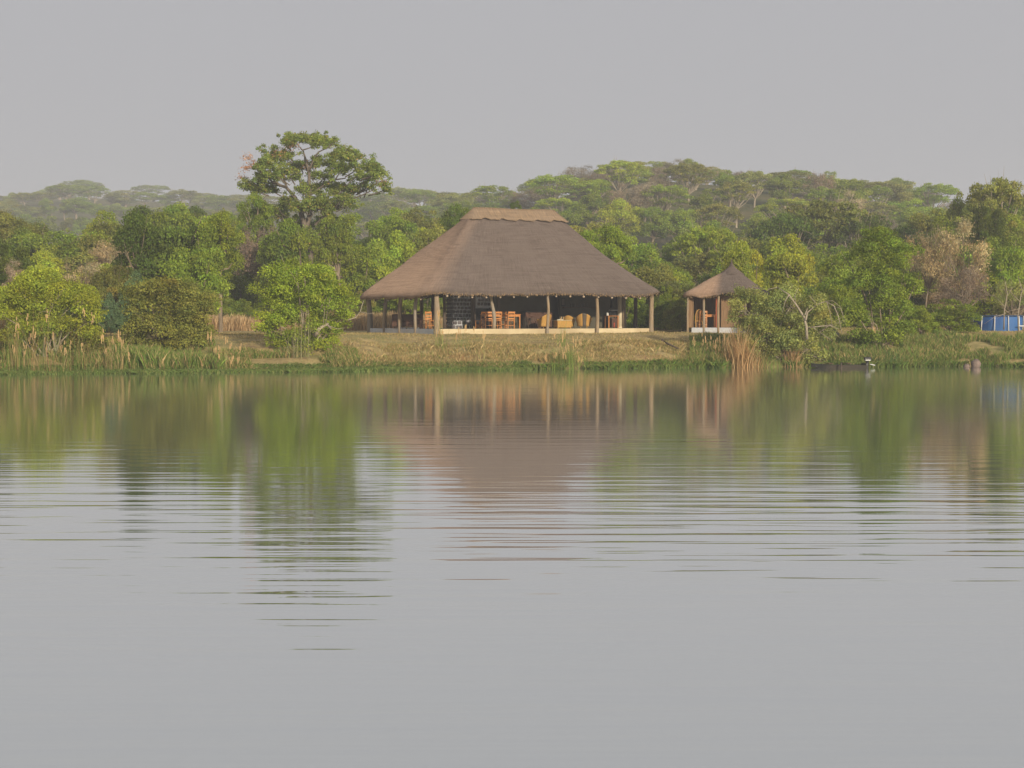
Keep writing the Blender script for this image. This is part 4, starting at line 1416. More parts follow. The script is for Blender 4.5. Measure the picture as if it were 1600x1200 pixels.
tree(1445, 119, 345, 42, 'bare', 'tan', label='thinner dry tan tree left of the large one')
tree(1500, 113, 400, 46, 'bare', 'mauve-brown', label='brown tangled dry bush under the large tan tree')
tree(1572, 122, 345, 52, 'lobed', 'bright green', label='bright green tree behind the blue pool')
tree(1585, 116, 425, 34, 'bare', 'grey-green', label='pale leafless tangle above the blue pool')
tree(1060, 110, 450, 26, 'shrub', 'olive', label='olive bush between lodge and hut')
tree(1040, 113, 436, 22, 'shrub', 'mid-green', label='green bush touching the right corner of the lodge roof')
tree(1480, 108, 455, 50, 'shrub', 'mid-green', label='green bush left of the blue pool')
tree(1435, 106, 468, 36, 'shrub', 'bright green', label='bright bush at the right foot of the tall waterside tree')
tree(1240, 104, 440, 46, 'shrub', 'mid-green', label='dense bush right beside the hut')

# --- large waterside bushes, each with its own leaves
def hero(px, D, spec, nleaf, size, tone, label, cat='bush', seed=1, base_px=None, stems=10, bark='bark', trans='leaf', twigs=3, base=None, stem_r=.05, **kw):
    """spec: clump ellipses (px, row, half-width px, half-height px)"""
    rng = np.random.default_rng(seed)
    x0 = wx(px if base_px is None else base_px, D); g = gz(x0, D) if base is None else base
    t = empty(cat.replace(' ', '_'), (x0, D, g - .05), 0, label, cat)
    C = []; Rd = []
    for (cx, cy, rx, ry) in spec:
        vol = max(1, int(rx * ry / 60))
        ex, ez = rx / F * D, ry / F * D
        for i in range(vol + 2):
            d = rng.normal(size=3); d /= np.linalg.norm(d); k = rng.uniform(.2, .85)
            C.append(np.array([wx(cx, D) - x0 + d[0] * k * ex, d[1] * k * (ex + ez) * .5 + rng.normal() * .5, wz(cy, D) - g + d[2] * k * ez]))
            Rd.append(rng.uniform(.28, .52) * min(1.3, (ex + ez) * .5 / .9 + .25))
    C = np.array(C); Rd = np.array(Rd)
    w2 = Rd ** 2
    V, TT = leaf_quads(rng, C, Rd, nleaf * w2 / w2.sum(), size, **kw)
    me = np_mesh('foliage', V, 4, TT)
    c = link('crown' if cat == 'tree' else 'foliage', me, M[trans], t)
    tc = TONES[tone]; c.color = (*tc, 1)
    b = MB()
    for i in rng.permutation(len(C))[:stems]:
        cc = Vector(C[i]); s = Vector((rng.uniform(-.5, .5), rng.uniform(-.3, .3), 0)); m = s.lerp(cc, .5) + Vector((rng.uniform(-.3, .3), 0, .3))
        b.tube([s, m, cc], [stem_r, stem_r * .7, stem_r * .3], 6, False)
        for _ in range(twigs):
            e = cc + Vector(rng.uniform(-.7, .7, 3)); s2 = m.lerp(cc, rng.uniform(.3, 1))
            b.tube([s2, s2.lerp(e, .5) + Vector((0, 0, .1)), e], [.02, .014, .006], 4, False)
    b.build('trunk' if cat == 'tree' else 'stem', M[bark], t)
    return t


hero(75, 84.5, [(60, 442, 45, 24), (25, 465, 30, 30), (95, 455, 45, 28), (130, 470, 30, 32), (65, 480, 60, 25), (150, 492, 14, 18), (20, 495, 22, 20), (110, 505, 40, 20), (60, 505, 45, 18), (140, 520, 26, 22), (30, 520, 30, 20)], 52000, .112, 'yellow-green',
     'yellow-green domed bush at the left edge of the waterside', seed=101, stems=16, bark='palebark')
hero(262, 88, [(225, 470, 36, 40), (270, 455, 45, 30), (310, 470, 32, 40), (250, 505, 55, 32), (300, 515, 40, 30), (215, 515, 25, 30), (265, 540, 45, 18)], 46000, .115, 'olive',
     'dark olive rounded bush on the bank with grass at its foot', seed=102, stems=10)
hero(80, 85.5, [(30, 530, 34, 26), (80, 535, 40, 28), (130, 530, 34, 26), (165, 540, 20, 18), (100, 515, 50, 16)], 22000, .11, 'olive',
     'olive undergrowth bush beneath the yellow-green domed bush', seed=107, stems=8)
hero(470, 90, [(455, 425, 50, 22), (500, 430, 40, 25), (430, 455, 35, 30), (480, 460, 50, 35), (525, 465, 30, 35), (550, 470, 12, 14), (440, 495, 42, 24), (500, 500, 42, 25), (415, 515, 18, 12), (470, 525, 36, 14), (520, 515, 26, 14), (420, 505, 30, 22), (535, 495, 22, 18), (440, 532, 34, 14), (505, 534, 36, 14), (472, 545, 40, 10)], 50000, .112, 'bright green',
     'light green waterside tree with thin pale stems left of the lodge', 'tree', 103, 472, 18, 'palebark', shell=.3)
hero(1225, 93.5, [(1165, 462, 28, 18), (1150, 485, 18, 24), (1195, 475, 28, 24), (1230, 462, 30, 22), (1180, 505, 40, 22), (1235, 500, 32, 26), (1270, 480, 25, 22), (1215, 535, 40, 22), (1255, 540, 32, 22), (1165, 535, 20, 16), (1290, 510, 18, 20), (1200, 552, 44, 14), (1260, 556, 36, 12), (1205, 520, 50, 26), (1262, 515, 34, 26)], 46000, .115, 'grey-green',
     'grey-green waterside bush with arching bare branches beside the hut', seed=104, bark='palebark', stems=18, twigs=6, shell=.3)
hero(1375, 97, [(1375, 372, 36, 24), (1345, 395, 32, 28), (1405, 400, 34, 30), (1380, 430, 42, 32), (1425, 440, 20, 28), (1340, 440, 26, 30), (1390, 475, 42, 30), (1340, 490, 32, 28), (1400, 515, 34, 22), (1350, 530, 36, 20), (1310, 500, 22, 26), (1310, 455, 20, 26)], 48000, .12, 'mid-green',
     'tall dense green waterside tree behind the moored boat', 'tree', 105, stems=10)

# --- the tallest tree, clump by clump
def big_tree():
    D = 150.0
    S = 4.324
    def P(cx, cy, dy=0.0): return Vector((wx(350 + cx / S, D), D + dy, wz(190 + cy / S, D)))
    base = P(585, 930); g = gz(base.x, D)
    t = empty('tree', (base.x, D, g), 0, 'tallest tree, open spreading crown with bare limbs above the left woods', 'tree')
    rng = np.random.default_rng(77)
    cl = [(470, 115, 70, 40), (430, 140, 45, 30), (540, 150, 60, 35), (620, 120, 65, 38), (710, 130, 55, 42), (660, 165, 50, 26), (310, 215, 65, 40), (395, 205, 40, 30), (430, 245, 30, 25), (270, 260, 50, 35), (290, 320, 65, 50),
          (380, 320, 80, 50), (260, 370, 45, 35), (490, 285, 55, 48), (470, 370, 75, 50), (360, 385, 60, 30), (200, 425, 75, 35), (310, 450, 60, 30), (230, 465, 60, 25), (780, 195, 55, 35), (740, 235, 50, 30), (860, 235, 60, 45), (640, 275, 60, 35), (890, 290, 70, 45),
          (980, 300, 60, 40), (1060, 370, 50, 50), (1000, 350, 60, 50), (1110, 465, 25, 25), (650, 350, 55, 45), (740, 300, 55, 35), (810, 350, 70, 35), (930, 380, 75, 50), (970, 440, 90, 35), (880, 450, 65, 45), (760, 430, 50, 30),
          (540, 460, 65, 40), (620, 430, 50, 35), (680, 500, 75, 50), (800, 480, 65, 45), (640, 560, 85, 50), (560, 590, 75, 50), (420, 560, 70, 60), (370, 620, 80, 60), (720, 600, 80, 50), (850, 560, 70, 40), (520, 690, 110, 60), (680, 690, 90, 60), (420, 720, 90, 70), (560, 790, 120, 70)]
    C = []; Rd = []
    org = Vector((base.x, D, g))
    for (cx, cy, rx, ry) in cl:
        ex, ez = rx / S / F * D, ry / S / F * D
        dy0 = rng.normal() * 1.6
        for i in range(6 + int(rx * ry / 420) + (6 if cy > 540 else 0)):
            d = rng.normal(size=3); d /= np.linalg.norm(d); k = rng.uniform(.3, 1.08)
            c = P(cx, cy, dy0) - org
            C.append(np.array([c.x + d[0] * k * ex, c.y + d[1] * k * ex, c.z + d[2] * k * ez])); Rd.append(rng.uniform(.30, .62))
    C = np.array(C); Rd = np.array(Rd); w2 = Rd ** 2
    V, TT = leaf_quads(rng, C, Rd, 62000 * w2 / w2.sum(), .18, flat=.8, shell=.1)
    # thin loose sprays between the clumps
    C2 = []
    for i in range(260):
        cx, cy, rx, ry = cl[rng.integers(len(cl))]
        ex, ez = rx / S / F * D, ry / S / F * D
        d = rng.normal(size=3); d /= np.linalg.norm(d); c = P(cx, cy, rng.normal() * 1.5) - org
        C2.append(np.array([c.x + d[0] * 1.35 * ex, c.y + d[1] * ex, c.z + d[2] * 1.35 * ez]))
    V2, TT2 = leaf_quads(rng, np.array(C2), rng.uniform(.2, .5, 260), np.full(260, 55), .18, flat=.9, shell=0)
    V = np.concatenate([V, V2]); TT = np.concatenate([TT, TT2])
    # a scatter of rust-brown dead leaves
    dead = rng.random(len(TT)) < .035
    TT[dead] = TT[dead] * np.array([1.9, 1.05, 1.6])
    o = link('crown', np_mesh('crown', V, 4, TT), M['leaf'], t); o.color = (0.245, 0.310, 0.060, 1)
    # dry clumps
    dc = []
    for (cx, cy) in [(160, 330), (200, 300), (130, 395), (180, 260), (440, 190), (560, 300), (700, 350), (1080, 430), (390, 240), (470, 165), (230, 300), (820, 440)]:
        c = P(cx, cy, rng.normal()) - org; dc.append(np.array(c))
    V, TT = leaf_quads(rng, np.array(dc), np.full(len(dc), .75), np.full(len(dc), 110), .15, shell=.1)
    o = link('dead_leaves', np_mesh('dead_leaves', V, 4, TT), M['dryleaf'], t); o.color = (0.36, 0.19, 0.10, 1)
    b = MB()
    def limb(pts, r0, r1, dy=0):
        q = [P(x, y, dy * i / max(1, len(pts) - 1)) - org for i, (x, y) in enumerate(pts)]
        n = len(q); b.tube(q, [(r0 + (r1 - r0) * i / (n - 1)) * .68 for i in range(n)], 7, False)
    limb([(585, 960), (580, 850), (560, 740), (520, 600)], .48, .34)
    limb([(560, 740), (590, 600), (582, 450), (580, 350)], .34, .2)
    limb([(520, 600), (490, 520), (430, 450), (350, 425), (290, 370), (240, 330)], .3, .08, -1)
    limb([(430, 450), (400, 370), (370, 300), (330, 230)], .17, .06, 1)
    limb([(580, 350), (555, 260), (535, 200), (480, 140)], .2, .05, 1)
    limb([(580, 350), (610, 260), (650, 215), (710, 190), (750, 160)], .16, .05, -1)
    limb([(535, 200), (600, 180), (640, 130)], .1, .04)
    limb([(585, 500), (700, 430), (770, 405), (840, 400)], .18, .07, -2)
    limb([(700, 430), (780, 320), (800, 240), (790, 200)], .12, .04, 1)
    limb([(780, 320), (870, 300), (960, 310), (1050, 360)], .1, .04, 1)
    limb([(620, 700), (700, 630), (780, 585), (860, 542), (950, 515), (1035, 480)], .2, .06, -3)
    limb([(950, 515), (985, 465), (1030, 440)], .09, .04, -3)
    limb([(925, 520), (930, 480), (960, 430)], .06, .03, -3)
    limb([(490, 680), (440, 655), (410, 630), (405, 600)], .12, .05, -3)
    limb([(350, 425), (260, 330), (200, 330), (150, 325)], .06, .03, -1)
    for i in rng.permutation(len(C))[:110]:
        c = Vector(C[i]); e = c + Vector(rng.uniform(-.9, .9, 3)); s = c.lerp(Vector((0, 0, c.z - 2.5)), .25)
        b.tube([s, s.lerp(c, .5) + Vector(rng.uniform(-.2, .2, 3)), c, e], [.07, .05, .035, .012], 4, False)
    b.build('trunk', M['greybark'], t)


big_tree()

# ---- arching bare branches at the right bush, driftwood
def branches(name, D, paths, m, label, cat, base=None):
    x0 = wx(paths[0][0][0][0], D); g = wz(paths[0][0][0][1], D)
    t = empty(name, (x0, D, g), 0, label, cat)
    for pts, r0, r1 in paths:
        b = MB(); q = [(wx(x, D) - x0, random.uniform(-.3, .3), wz(y, D) - g) for x, y in pts]
        n = len(q); b.tube(q, [(r0 + (r1 - r0) * i / (n - 1)) * .75 for i in range(n)], 6)
        b.build('branch', m, t)
    return t


branches('dead_tree', 91.8, [
    ([(1262, 530), (1260, 510), (1256, 495), (1245, 480), (1232, 460), (1215, 449)], .12, .03),
    ([(1258, 500), (1262, 488), (1275, 476), (1290, 471), (1302, 478), (1310, 495), (1316, 520)], .08, .02),
    ([(1256, 492), (1262, 482), (1270, 474)], .05, .02), ([(1232, 460), (1226, 470), (1222, 490)], .04, .015),
    ([(1245, 480), (1240, 462), (1246, 450)], .03, .012), ([(1290, 471), (1296, 485), (1300, 510)], .03, .012),
    ([(1262, 512), (1280, 510), (1295, 508), (1310, 514)], .05, .02), ([(1270, 512), (1285, 522), (1300, 532)], .04, .015),
    ([(1275, 476), (1268, 466), (1262, 462)], .03, .012), ([(1215, 449), (1200, 452), (1192, 462)], .025, .01),
    ([(1302, 478), (1312, 482), (1320, 500)], .025, .01), ([(1288, 471), (1300, 470), (1314, 480), (1322, 508)], .025, .01)], M['palebark'], 'pale dead forked branches arching over the right waterside bush', 'dead tree')
branches('broken_stump', 88.6, [([(492, 525), (500, 513), (512, 506)], .17, .10), ([(510, 507), (518, 514)], .09, .05), ([(508, 506), (512, 480), (517, 465)], .03, .015), ([(506, 506), (508, 485), (507, 470)], .025, .012), ([(512, 508), (528, 514), (540, 512)], .03, .012)],
         M['palebark'], 'broken leaning stump under the light green waterside tree', 'stump')
branches('hanging_branch', 88.5, [([(545, 500), (556, 496), (563, 487), (568, 470)], .035, .02), ([(563, 487), (575, 490), (585, 489)], .02, .012)], M['palebark'], 'pale bare branch poking out left of the lodge corner post', 'branch')
branches('driftwood_log', 95.0, [([(1034, 531), (1042, 536), (1052, 541), (1060, 545)], .10, .06)], M['darkpost'], 'dark log lying slantwise on the bank before the lodge', 'log')
for px, r1, r2 in ((1570, 440, 505), (1592, 432, 512)):
    branches('dead_sapling', 104.0, [([(px, r2 + 10), (px - 2, r2 - 20), (px + 3, r1 + 20), (px - 2, r1)], .06, .02), ([(px, r1 + 40), (px - 16, r1 + 22), (px - 30, r1 + 20)], .03, .012), ([(px + 2, r1 + 25), (px + 14, r1 + 8)], .03, .01), ([(px, r1 + 50), (px - 18, r1 + 55), (px - 34, r1 + 66)], .025, .01)],
             M['palebark'], 'bare grey sapling %s' % ('leaning in front of the blue pool' if px < 1580 else 'right of the blue pool at the picture edge'), 'sapling')

# ------------------------------------------------------------------ grass and reeds
def blades(name, n, sampler, hgt, wid, cols, label, m='grass', lean=.35, seed=1, thick=1.0):
    rng = np.random.default_rng(seed)
    P = sampler(rng, n)
    n = len(P)
    x, y = P[:, 0], P[:, 1]
    z = ground(x, y) - .02 if P.shape[1] == 2 else P[:, 2]
    h = rng.uniform(hgt[0], hgt[1], n) * (1 + .25 * wob(x, y, .8))
    h = np.clip(h, hgt[0] * .5, hgt[1] * 1.5)
    a = rng.uniform(0, 6.28, n)
    w2 = rng.uniform(wid[0], wid[1], n)
    lx, ly = rng.normal(size=n) * lean * h, rng.normal(size=n) * lean * h
    dx, dy = np.cos(a) * w2, np.sin(a) * w2
    p0 = np.stack([x - dx, y - dy, z], 1); p1 = np.stack([x + dx, y + dy, z], 1)
    p2 = np.stack([x + dx * .6 + lx * .4, y + dy * .6 + ly * .4, z + h * .6], 1)
    p3 = np.stack([x + lx, y + ly, z + h], 1)
    V = np.stack([p0, p1, p3, p2], 1)
    V = np.stack([p0, p1, p2, p3], 1).reshape(-1, 3)
    ci = rng.integers(0, len(cols), n)
    T_ = np.array(cols)[ci] * (1 + .18 * rng.normal(size=n))[:, None]
    me = np_mesh(name, V, 4, np.clip(T_, .01, 1).astype(np.float32))
    o = link(name, me, M[m])
    return tag(o, label, kind='stuff')


def band(px0, px1, d0, d1, clump=0.0, clear=None):
    def f(rng, n):
        px = rng.uniform(px0, px1, n * 2)
        d = d0 + (d1 - d0) * rng.random(n * 2)
        x = (px - 800) / F * 90
        y = shore(x) + d
        x = (px - 800) / F * y
        y = shore(x) + d
        keep = np.ones(len(x), bool)
        if clump > 0: keep &= wob(x, y, .9, 3, 11) > clump - 1
        # nothing grows under the roofs or in the hut
        u = (x - LX) * CT + (y - LY) * ST; v = -(x - LX) * ST + (y - LY) * CT
        keep &= ~((u > -.12) & (u < W + .1) & (v > -.15) & (v < DEP))
        keep &= ~((np.abs(x - HX) < 2.1) & (np.abs(y - HD) < 1.8))
        return np.stack([x[keep], y[keep]], 1)[:n]
    return f


TAN = [(0.50, 0.37, 0.18), (0.43, 0.31, 0.14), (0.54, 0.42, 0.22), (0.36, 0.26, 0.12)]
GRN = [(0.16, 0.26, 0.05), (0.20, 0.27, 0.06), (0.13, 0.21, 0.045), (0.24, 0.28, 0.075)]
MIX = TAN[:2] + GRN[:3] + [(0.32, 0.30, 0.11)]
blades('lawn_grass', 80000, band(-60, 1660, 6.5, 26), (.05, .12), (.008, .02), TAN + [(0.32, 0.30, 0.11), (0.2, 0.2, .07)], 'short dry grass of the lawn', seed=1)
blades('bank_grass', 60000, band(520, 1120, .3, 7.5, .9), (.05, .20), (.005, .013), TAN + [(0.32, 0.30, 0.11), (.2, .24, .07)], 'dry tufty grass on the bank below the lodge', seed=2)
blades('bank_grass', 60000, band(-60, 335, .4, 7, .6), (.2, .55), (.005, .013), MIX, 'tall mixed grass under the left bushes', lean=.2, seed=3)
blades('bank_grass', 80000, band(1080, 1680, .1, 9, .4), (.15, .5), (.005, .013), GRN + [(0.32, 0.30, 0.11), (0.2, .21, .08), TAN[0]], 'rank green grass on the right bank', lean=.22, seed=4)
blades('bank_grass', 4500, band(520, 1120, .5, 5.5, .1), (.15, .34), (.005, .012), TAN + [(.2, .24, .07)], 'scattered dry tussocks on the bank', lean=.35, seed=33)
blades('bank_grass', 16000, band(335, 560, .3, 4.5, .9), (.12, .38), (.005, .013), MIX, 'low mixed grass under the light green tree', lean=.25, seed=31)
blades('water_plants', 60000, band(-60, 830, -1.9, .9), (.06, .17), (.012, .035), [(0.17, 0.25, 0.06), (0.20, 0.28, 0.075), (0.13, 0.19, 0.05), (.27, .29, .10)], 'bright green creeping plants floating along the left water edge', 'leaf', .8, 5)
for o in [bpy.data.objects['water_plants']]:
    co = np.zeros(len(o.data.vertices) * 3, dtype=np.float32); o.data.vertices.foreach_get('co', co); co = co.reshape(-1, 4, 3)
    zb = co[:, 0, 2].copy(); lift = np.maximum(0.0 - zb, 0); co[:, :, 2] += lift[:, None]; o.data.vertices.foreach_set('co', co.ravel())
blades('water_plants', 14000, band(820, 1680, -.5, .7, .6), (.12, .36), (.014, .035), GRN + [(.2, .2, .07)], 'thin fringe of green plants along the right water edge', 'leaf', .6, 6)
o = bpy.data.objects['water_plants.001']
co = np.zeros(len(o.data.vertices) * 3, dtype=np.float32); o.data.vertices.foreach_get('co', co); co = co.reshape(-1, 4, 3)
zb = co[:, 0, 2].copy(); co[:, :, 2] += np.maximum(0.0 - zb, 0)[:, None]; o.data.vertices.foreach_set('co', co.ravel())
blades('dry_grass', 26000, band(300, 735, 47, 52), (.55, 1.4), (.010, .024), [(0.56, 0.40, 0.23), (0.48, 0.33, 0.18), (0.60, 0.46, 0.28)], 'tall straw-coloured grass along the far edge of the lawn', lean=.12, seed=7)
blades('dry_grass', 9000, band(-60, 60, 9, 14), (.8, 1.5), (.014, .03), TAN, 'tall straw-coloured grass behind the leftmost bush', lean=.15, seed=8)
blades('dry_grass', 7000, band(1020, 1100, 22, 26), (.25, .5), (.014, .03), TAN, 'short straw between lodge and hut', lean=.2, seed=9)
blades('green_grass', 24000, band(175, 350, .2, 3.5, .6), (.2, .8), (.003, .008), GRN + [(.16, .24, .045), TAN[0], (.3, .3, .12)], 'fresh green tall grass below the dark olive bush', lean=.2, seed=10)


def reed_clump(px, d, half, rows, n, cols, label, top, plume=0.0, lean=.16, seed=1, cat='reeds', name='reed_clump', wd=(.005, .012)):
    rng = np.random.default_rng(seed)
    x0 = wx(px, 88); y0 = float(shore(x0)) + d; x0 = wx(px, y0); g = gz(x0, y0)
    H = wz(top, y0) - g; hw = half / F * y0
    V = []; TT = []
    for i in range(n):
        x, y = rng.normal() * hw * .5, rng.normal() * .4
        h = H * rng.uniform(.35, 1.0) * (1 - .3 * abs(x) / max(.1, hw))
        lx, ly = (x / max(hw, .1) * .5 + rng.normal()) * lean * h, rng.normal() * lean * h
        a = rng.uniform(0, 6.28); w_ = rng.uniform(*wd); dx, dy = math.cos(a) * w_, math.sin(a) * w_
        z = float(ground(x0 + x, y0 + y)) - g - .03
        col = np.array(cols[rng.integers(len(cols))]) * (1 + .2 * rng.normal())
        seg = 3
        for s in range(seg):
            t0, t1 = s / seg, (s + 1) / seg
            def pt(t, sg): return (x + lx * t * t + dx * (1 - t * .8) * sg, y + ly * t * t + dy * (1 - t * .8) * sg, z + h * (t - .15 * t * t * (abs(lx) / h)))
            V += [pt(t0, -1), pt(t0, 1), pt(t1, 1), pt(t1, -1)]; TT.append(col)
        if rng.random() < plume:
            for _ in range(5):
                q = rng.normal(size=3) * np.array([.035, .035, .13]); c = np.array([x + lx, y + ly, z + h * .95]) + q
                V += [tuple(c + np.array([-.018, 0, -.09])), tuple(c + np.array([.018, 0, -.08])), tuple(c + np.array([.02, .01, .09])), tuple(c + np.array([-.012, 0, .11]))]; TT.append(np.array((.5, .34, .17)))
    me = np_mesh(name, V, 4, np.clip(np.array(TT), .01, 1).astype(np.float32))
    o = link(name, me, M['grass'])
    o.location = (x0, y0, g)
    return tag(o, label, cat)


OR = [(0.42, 0.27, 0.13), (0.34, 0.20, 0.09), (0.46, 0.33, 0.17)]
reed_clump(74, .5, 36, 1, 120, OR + [(.24, .24, .09)] * 4 + GRN, 'tall dry reeds with orange stalks in front of the leftmost bush', 452, .06, .22, 1)
reed_clump(28, .6, 22, 1, 160, MIX, 'green-brown reeds left of the tall orange-stalked reeds', 488, .04, .12, 2)
reed_clump(125, .6, 26, 1, 90, OR + MIX + MIX, 'dry reeds leaning right beside the tall orange-stalked reeds', 478, .05, .26, 3)
reed_clump(180, .4, 24, 1, 100, TAN + GRN[:2], 'pale dry reeds between the two left bushes', 505, .12, .16, 4)
reed_clump(345, .8, 20, 1, 60, TAN + GRN, 'thin grass stems right of the dark olive bush', 520, .2, .2, 5)
reed_clump(470, 3.0, 22, 1, 60, [(.4, .36, .22), (.3, .3, .15)], 'thin pale stalks at the foot of the light green tree', 468, 0, .08, 6)
reed_clump(690, 5.5, 10, 1, 46, GRN + [(.3, .3, .1)], 'wispy green reeds in front of the thick corner post', 478, .1, .12, 7)
reed_clump(723, 5.5, 11, 1, 16, GRN, 'few green stalks before the stone fireplace wall', 490, .3, .14, 8)
reed_clump(757, 1.2, 4, 1, 9, [(.4, .36, .15)], 'single thin tall stalks on the bank right of the corner post', 514, .3, .06, 9)
reed_clump(890, .4, 26, 1, 340, GRN + [(.26, .26, .09)] * 2, 'green grass tussock at the water edge below the lodge', 528, .05, .3, 10)
reed_clump(880, 5.5, 14, 1, 40, GRN + [(.3, .3, .1)], 'wispy green stalks before the cane coffee table', 492, .1, .16, 11)
reed_clump(720, 1.6, 22, 1, 200, OR, 'dry orange tussock on the bank below the fireplace wall', 548, .0, .35, 12)
reed_clump(630, 1.2, 12, 1, 80, TAN, 'small straw tussock at the water edge left of the corner post', 548, .0, .3, 13)
reed_clump(1158, .3, 28, 1, 420, OR, 'thick orange dead reeds at the water under the right bush', 500, .0, .25, 14, wd=(.01, .025))
reed_clump(1240, .3, 16, 1, 200, OR, 'orange dead reeds right of the thickest orange reeds', 535, .0, .3, 15, wd=(.01, .025))
reed_clump(1205, .2, 30, 1, 260, GRN + [(.26, .26, .09)], 'green tussock at the water between the two orange reed clumps', 548, .0, .35, 22)
reed_clump(1085, .6, 34, 1, 320, GRN + TAN[:2], 'green and straw tussock left of the thick orange reeds', 538, .0, .3, 16)
reed_clump(1125, 2.2, 30, 1, 300, GRN + [(.26, .26, .09)], 'green tall grass before the hut', 522, .1, .25, 17)
reed_clump(1375, 1.0, 7, 1, 26, GRN + [(.4, .4, .2)], 'thin upright stalks behind the outboard motor', 505, .1, .06, 18)
reed_clump(1395, .3, 26, 1, 300, [(.10, .2, .07), (.13, .22, .08)], 'arching fresh grass just right of the outboard motor', 548, .0, .5, 19)
reed_clump(1470, .3, 30, 1, 300, GRN + [(.26, .26, .09)], 'rank grass tussock left of the round rock', 545, .0, .45, 20)
reed_clump(1560, .3, 30, 1, 300, GRN + [(.26, .26, .09)], 'rank grass tussock right of the round rock', 535, .0, .4, 21)

# ------------------------------------------------------------------ boat, rock, pool, upturned boat
bx, by = wx(1309, 90.5), 90.5
t = empty('motor_boat', (bx, by, 0.0), R(3), 'low dark boat with outboard motor moored under the right trees', 'boat')
L_ = 2.9; n = 16
vs = []; fs = []
for i in range(n + 1):
    s = i / n; x = -L_ / 2 + L_ * s
    wv = .62 * (1 - max(0, .45 - s) ** 2 * 4.5); sh_ = .17 + .22 * max(0, .4 - s)
    kl = -.12 + 1.1 * max(0, .25 - s) ** 1.2
    vs += [(x, -wv, sh_), (x, -wv * .85, .02 + kl * .5), (x, 0, kl), (x, wv * .85, .02 + kl * .5), (x, wv, sh_),
           (x, wv - .05, sh_), (x, wv * .75, .06), (x, -wv * .75, .06), (x, -wv + .05, sh_)]
for i in range(n):
    for k in range(9):
        a = i * 9 + k; c = i * 9 + (k + 1) % 9
        fs.append((a, c, c + 9, a + 9))
fs.append(tuple(range(8, -1, -1))); fs.append(tuple(range(n * 9, n * 9 + 9)))
b = MB(); b.add(vs, fs, False); b.build('hull', M['hull'], t)
for x in (-.5, .5):
    b = MB(); b.box(x - .12, x + .12, -.56, .56, .24, .27); b.build('seat', M['darkwood'], t)
b = MB(); b.box(L_ / 2 - .02, L_ / 2 + .05, -.5, .5, -.05, .26); b.build('transom', M['hull'], t)
mo = MB(); mo.box(.0, .34, -.14, .14, .42, .60, Matrix.Translation((L_ / 2 + .02, 0, 0)), bev=.04); mot = mo.build('outboard_motor', M['black'], t)
b = MB(); b.box(L_ / 2 + .05, L_ / 2 + .33, -.145, .145, .40, .45, bev=.01); b.build('white_band', M['white'], mot)
b = MB(); b.tube([(L_ / 2 + .18, 0, .4), (L_ / 2 + .16, 0, .1), (L_ / 2 + .2, 0, -.25)], [.1, .08, .05], 8); b.build('shaft', M['black'], mot)
b = MB(); b.tube([(L_ / 2 + .34, 0, .2), (L_ / 2 + .62, .05, .14)], [.03, .025], 6); b.build('tiller', M['greywall'], mot)
b = MB(); b.tube([(wx(1314, 89.6), 89.6, -.6), (wx(1315, 89.6), 89.6, .32)], [.045, .04], 8)
tag(b.build('mooring_stake', M['darkpost']), 'short dark stake in the water before the boat', 'stake')

b = MB(); b.ball((0, 0, 0), (.27, .25, .30), 14, 9, .10)
o = b.build('rock', M['rock']); o.location = (wx(1525, 91.6), 91.6, .16); tag(o, 'rounded brown rock at the right water edge', 'rock')
b = MB(); b.ball((0, 0, 0), (.2, .18, .14), 10, 6, .1)
o = b.build('rock', M['rock']); o.location = (wx(1511, 91.8), 91.8, .05); tag(o, 'small dark stone left of the rounded brown rock', 'rock')

# frame pool
PX, PD = wx(1558, 112), 112.0
pg = wz(514, 110.5)
t = empty('frame_pool', (PX, PD, pg), 0, 'round blue frame pool on the right bank', 'pool')
rp, hp = 1.6, .86
vs = []; fs = []; n = 64; rowsz = [(0, -.25), (.0, .05), (.03, .3), (.035, .6), (0, hp)]
for j, (dr, z) in enumerate(rowsz):
    for i in range(n):
        a = 2 * math.pi * i / n; bl = .025 * math.cos(a * 12) * (1 if 0 < j < 4 else 0)
        vs.append(((rp + dr + bl) * math.cos(a), (rp + dr + bl) * math.sin(a), z))
for j in range(4):
    for i in range(n):
        fs.append((j * n + i, j * n + (i + 1) % n, (j + 1) * n + (i + 1) % n, (j + 1) * n + i))
b = MB(); b.add(vs, fs, True); b.build('liner', M['poolblue'], t)
b = MB()
q = [((rp + .02) * math.cos(2 * math.pi * i / n), (rp + .02) * math.sin(2 * math.pi * i / n), hp) for i in range(n + 1)]
b.tube(q, [.055] * (n + 1), 8, False); b.build('rim', M['poolrim'], t)
b = MB(); b.tube([(0, 0, hp - .12), (0, 0, hp - .115)], [rp - .02, rp - .02], 40); b.build('pool_water', M['poolblue'], t)
for i in range(12):
    a = R(8 + 30 * i)
    b = MB(); c, s = math.cos(a), math.sin(a)
    b.tube([((rp + .09) * c, (rp + .09) * s, hp), ((rp + .16) * c, (rp + .16) * s, -.2)], [.03, .03], 7); b.build('leg', M['white'], t)
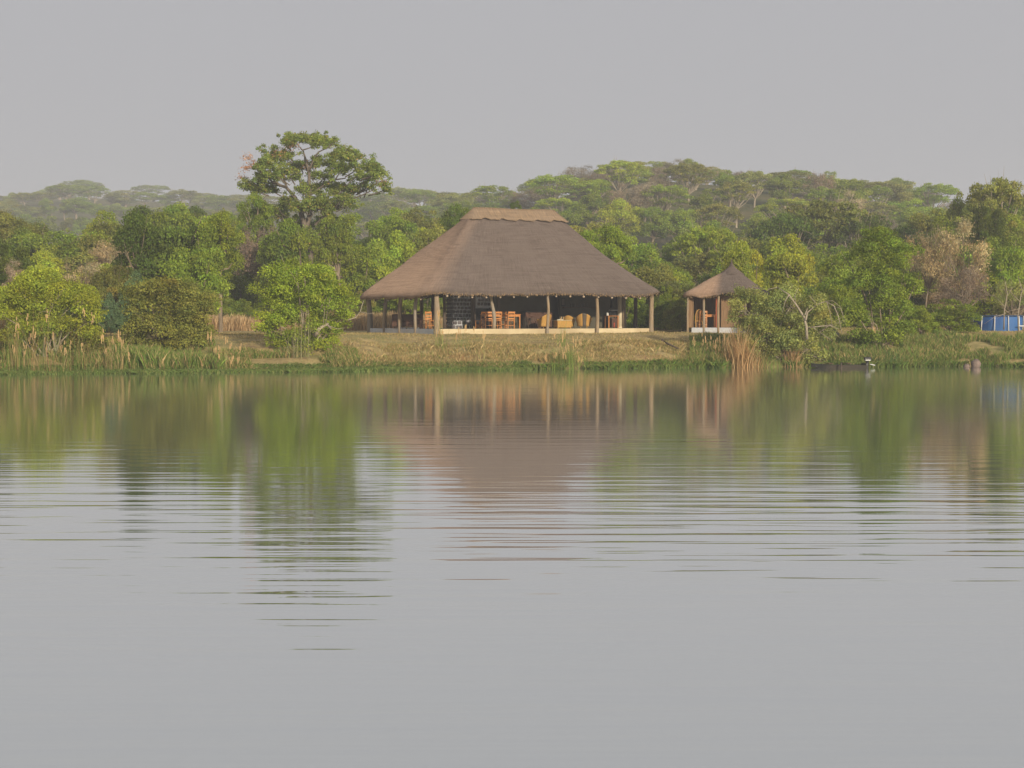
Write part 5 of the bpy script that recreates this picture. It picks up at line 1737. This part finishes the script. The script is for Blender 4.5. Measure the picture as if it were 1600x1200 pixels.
b = MB(); b.tube([(.9, -1.75, .2), (1.7, -1.3, .2)], [.035, .035], 7); b.build('hose', M['white'], t)

# overturned boat on the bank
ox, oy = wx(1290, 99.5), 99.5
t = empty('overturned_boat', (ox, oy, wz(530, 99.5)), R(12), 'dark upturned boat lying on the bank behind the bare branches', 'boat')
vs = []; fs = []; n = 14; m_ = 10
for i in range(n + 1):
    s = i / n; x = -.95 + 1.9 * s; w_ = max(.03, math.sin(math.pi * min(1, max(0, s))) ** .5)
    for k in range(m_ + 1):
        a = math.pi * k / m_
        vs.append((x, -math.cos(a) * .55 * w_, math.sin(a) ** .8 * .82 * w_))
for i in range(n):
    for k in range(m_):
        a = i * (m_ + 1) + k; fs.append((a, a + 1, a + m_ + 2, a + m_ + 1))
b = MB(); b.add(vs, fs, True); b.build('hull', M['hull'], t)
b = MB(); b.bar((-.9, 0, .68), (.9, 0, .72), .05); b.build('keel', M['darkwood'], t)

# leave out belt and hill trees of which nothing can be seen from the river
def prune():
    bpy.context.view_layer.update()
    dg = bpy.context.evaluated_depsgraph_get()
    org = Vector((0, 0, CAMZ)); rg = random.Random(3)
    seen = {}; cand = {p[0].name: p for p in PENDING}
    haze = bpy.data.objects['haze']; haze.hide_set(True); bpy.context.view_layer.update(); dg = bpy.context.evaluated_depsgraph_get()
    for py in range(240, 530, 5):
        for px in range(0, 1600, 5):
            d = Vector(((px - 800 + rg.random() * 4) / F, 1, (HOR - py - rg.random() * 4) / F)).normalized()
            hit, loc, nrm, idx, ob, mat = sc.ray_cast(dg, org, d)
            if hit and ob.parent is not None: seen[ob.parent.name] = seen.get(ob.parent.name, 0) + 1
    haze.hide_set(False)
    keep = []; drop = []
    for p in PENDING:
        (keep if seen.get(p[0].name, 0) >= 2 else drop).append(p)
    for p in drop:
        for ch in list(p[0].children): bpy.data.objects.remove(ch)
        bpy.data.objects.remove(p[0])
    PENDING[:] = keep
    print('pruned', len(drop), 'kept', len(keep))
prune()
label_pending()
print('objects', len(bpy.data.objects), 'tris', sum(len(m.polygons) * 2 for m in bpy.data.meshes))
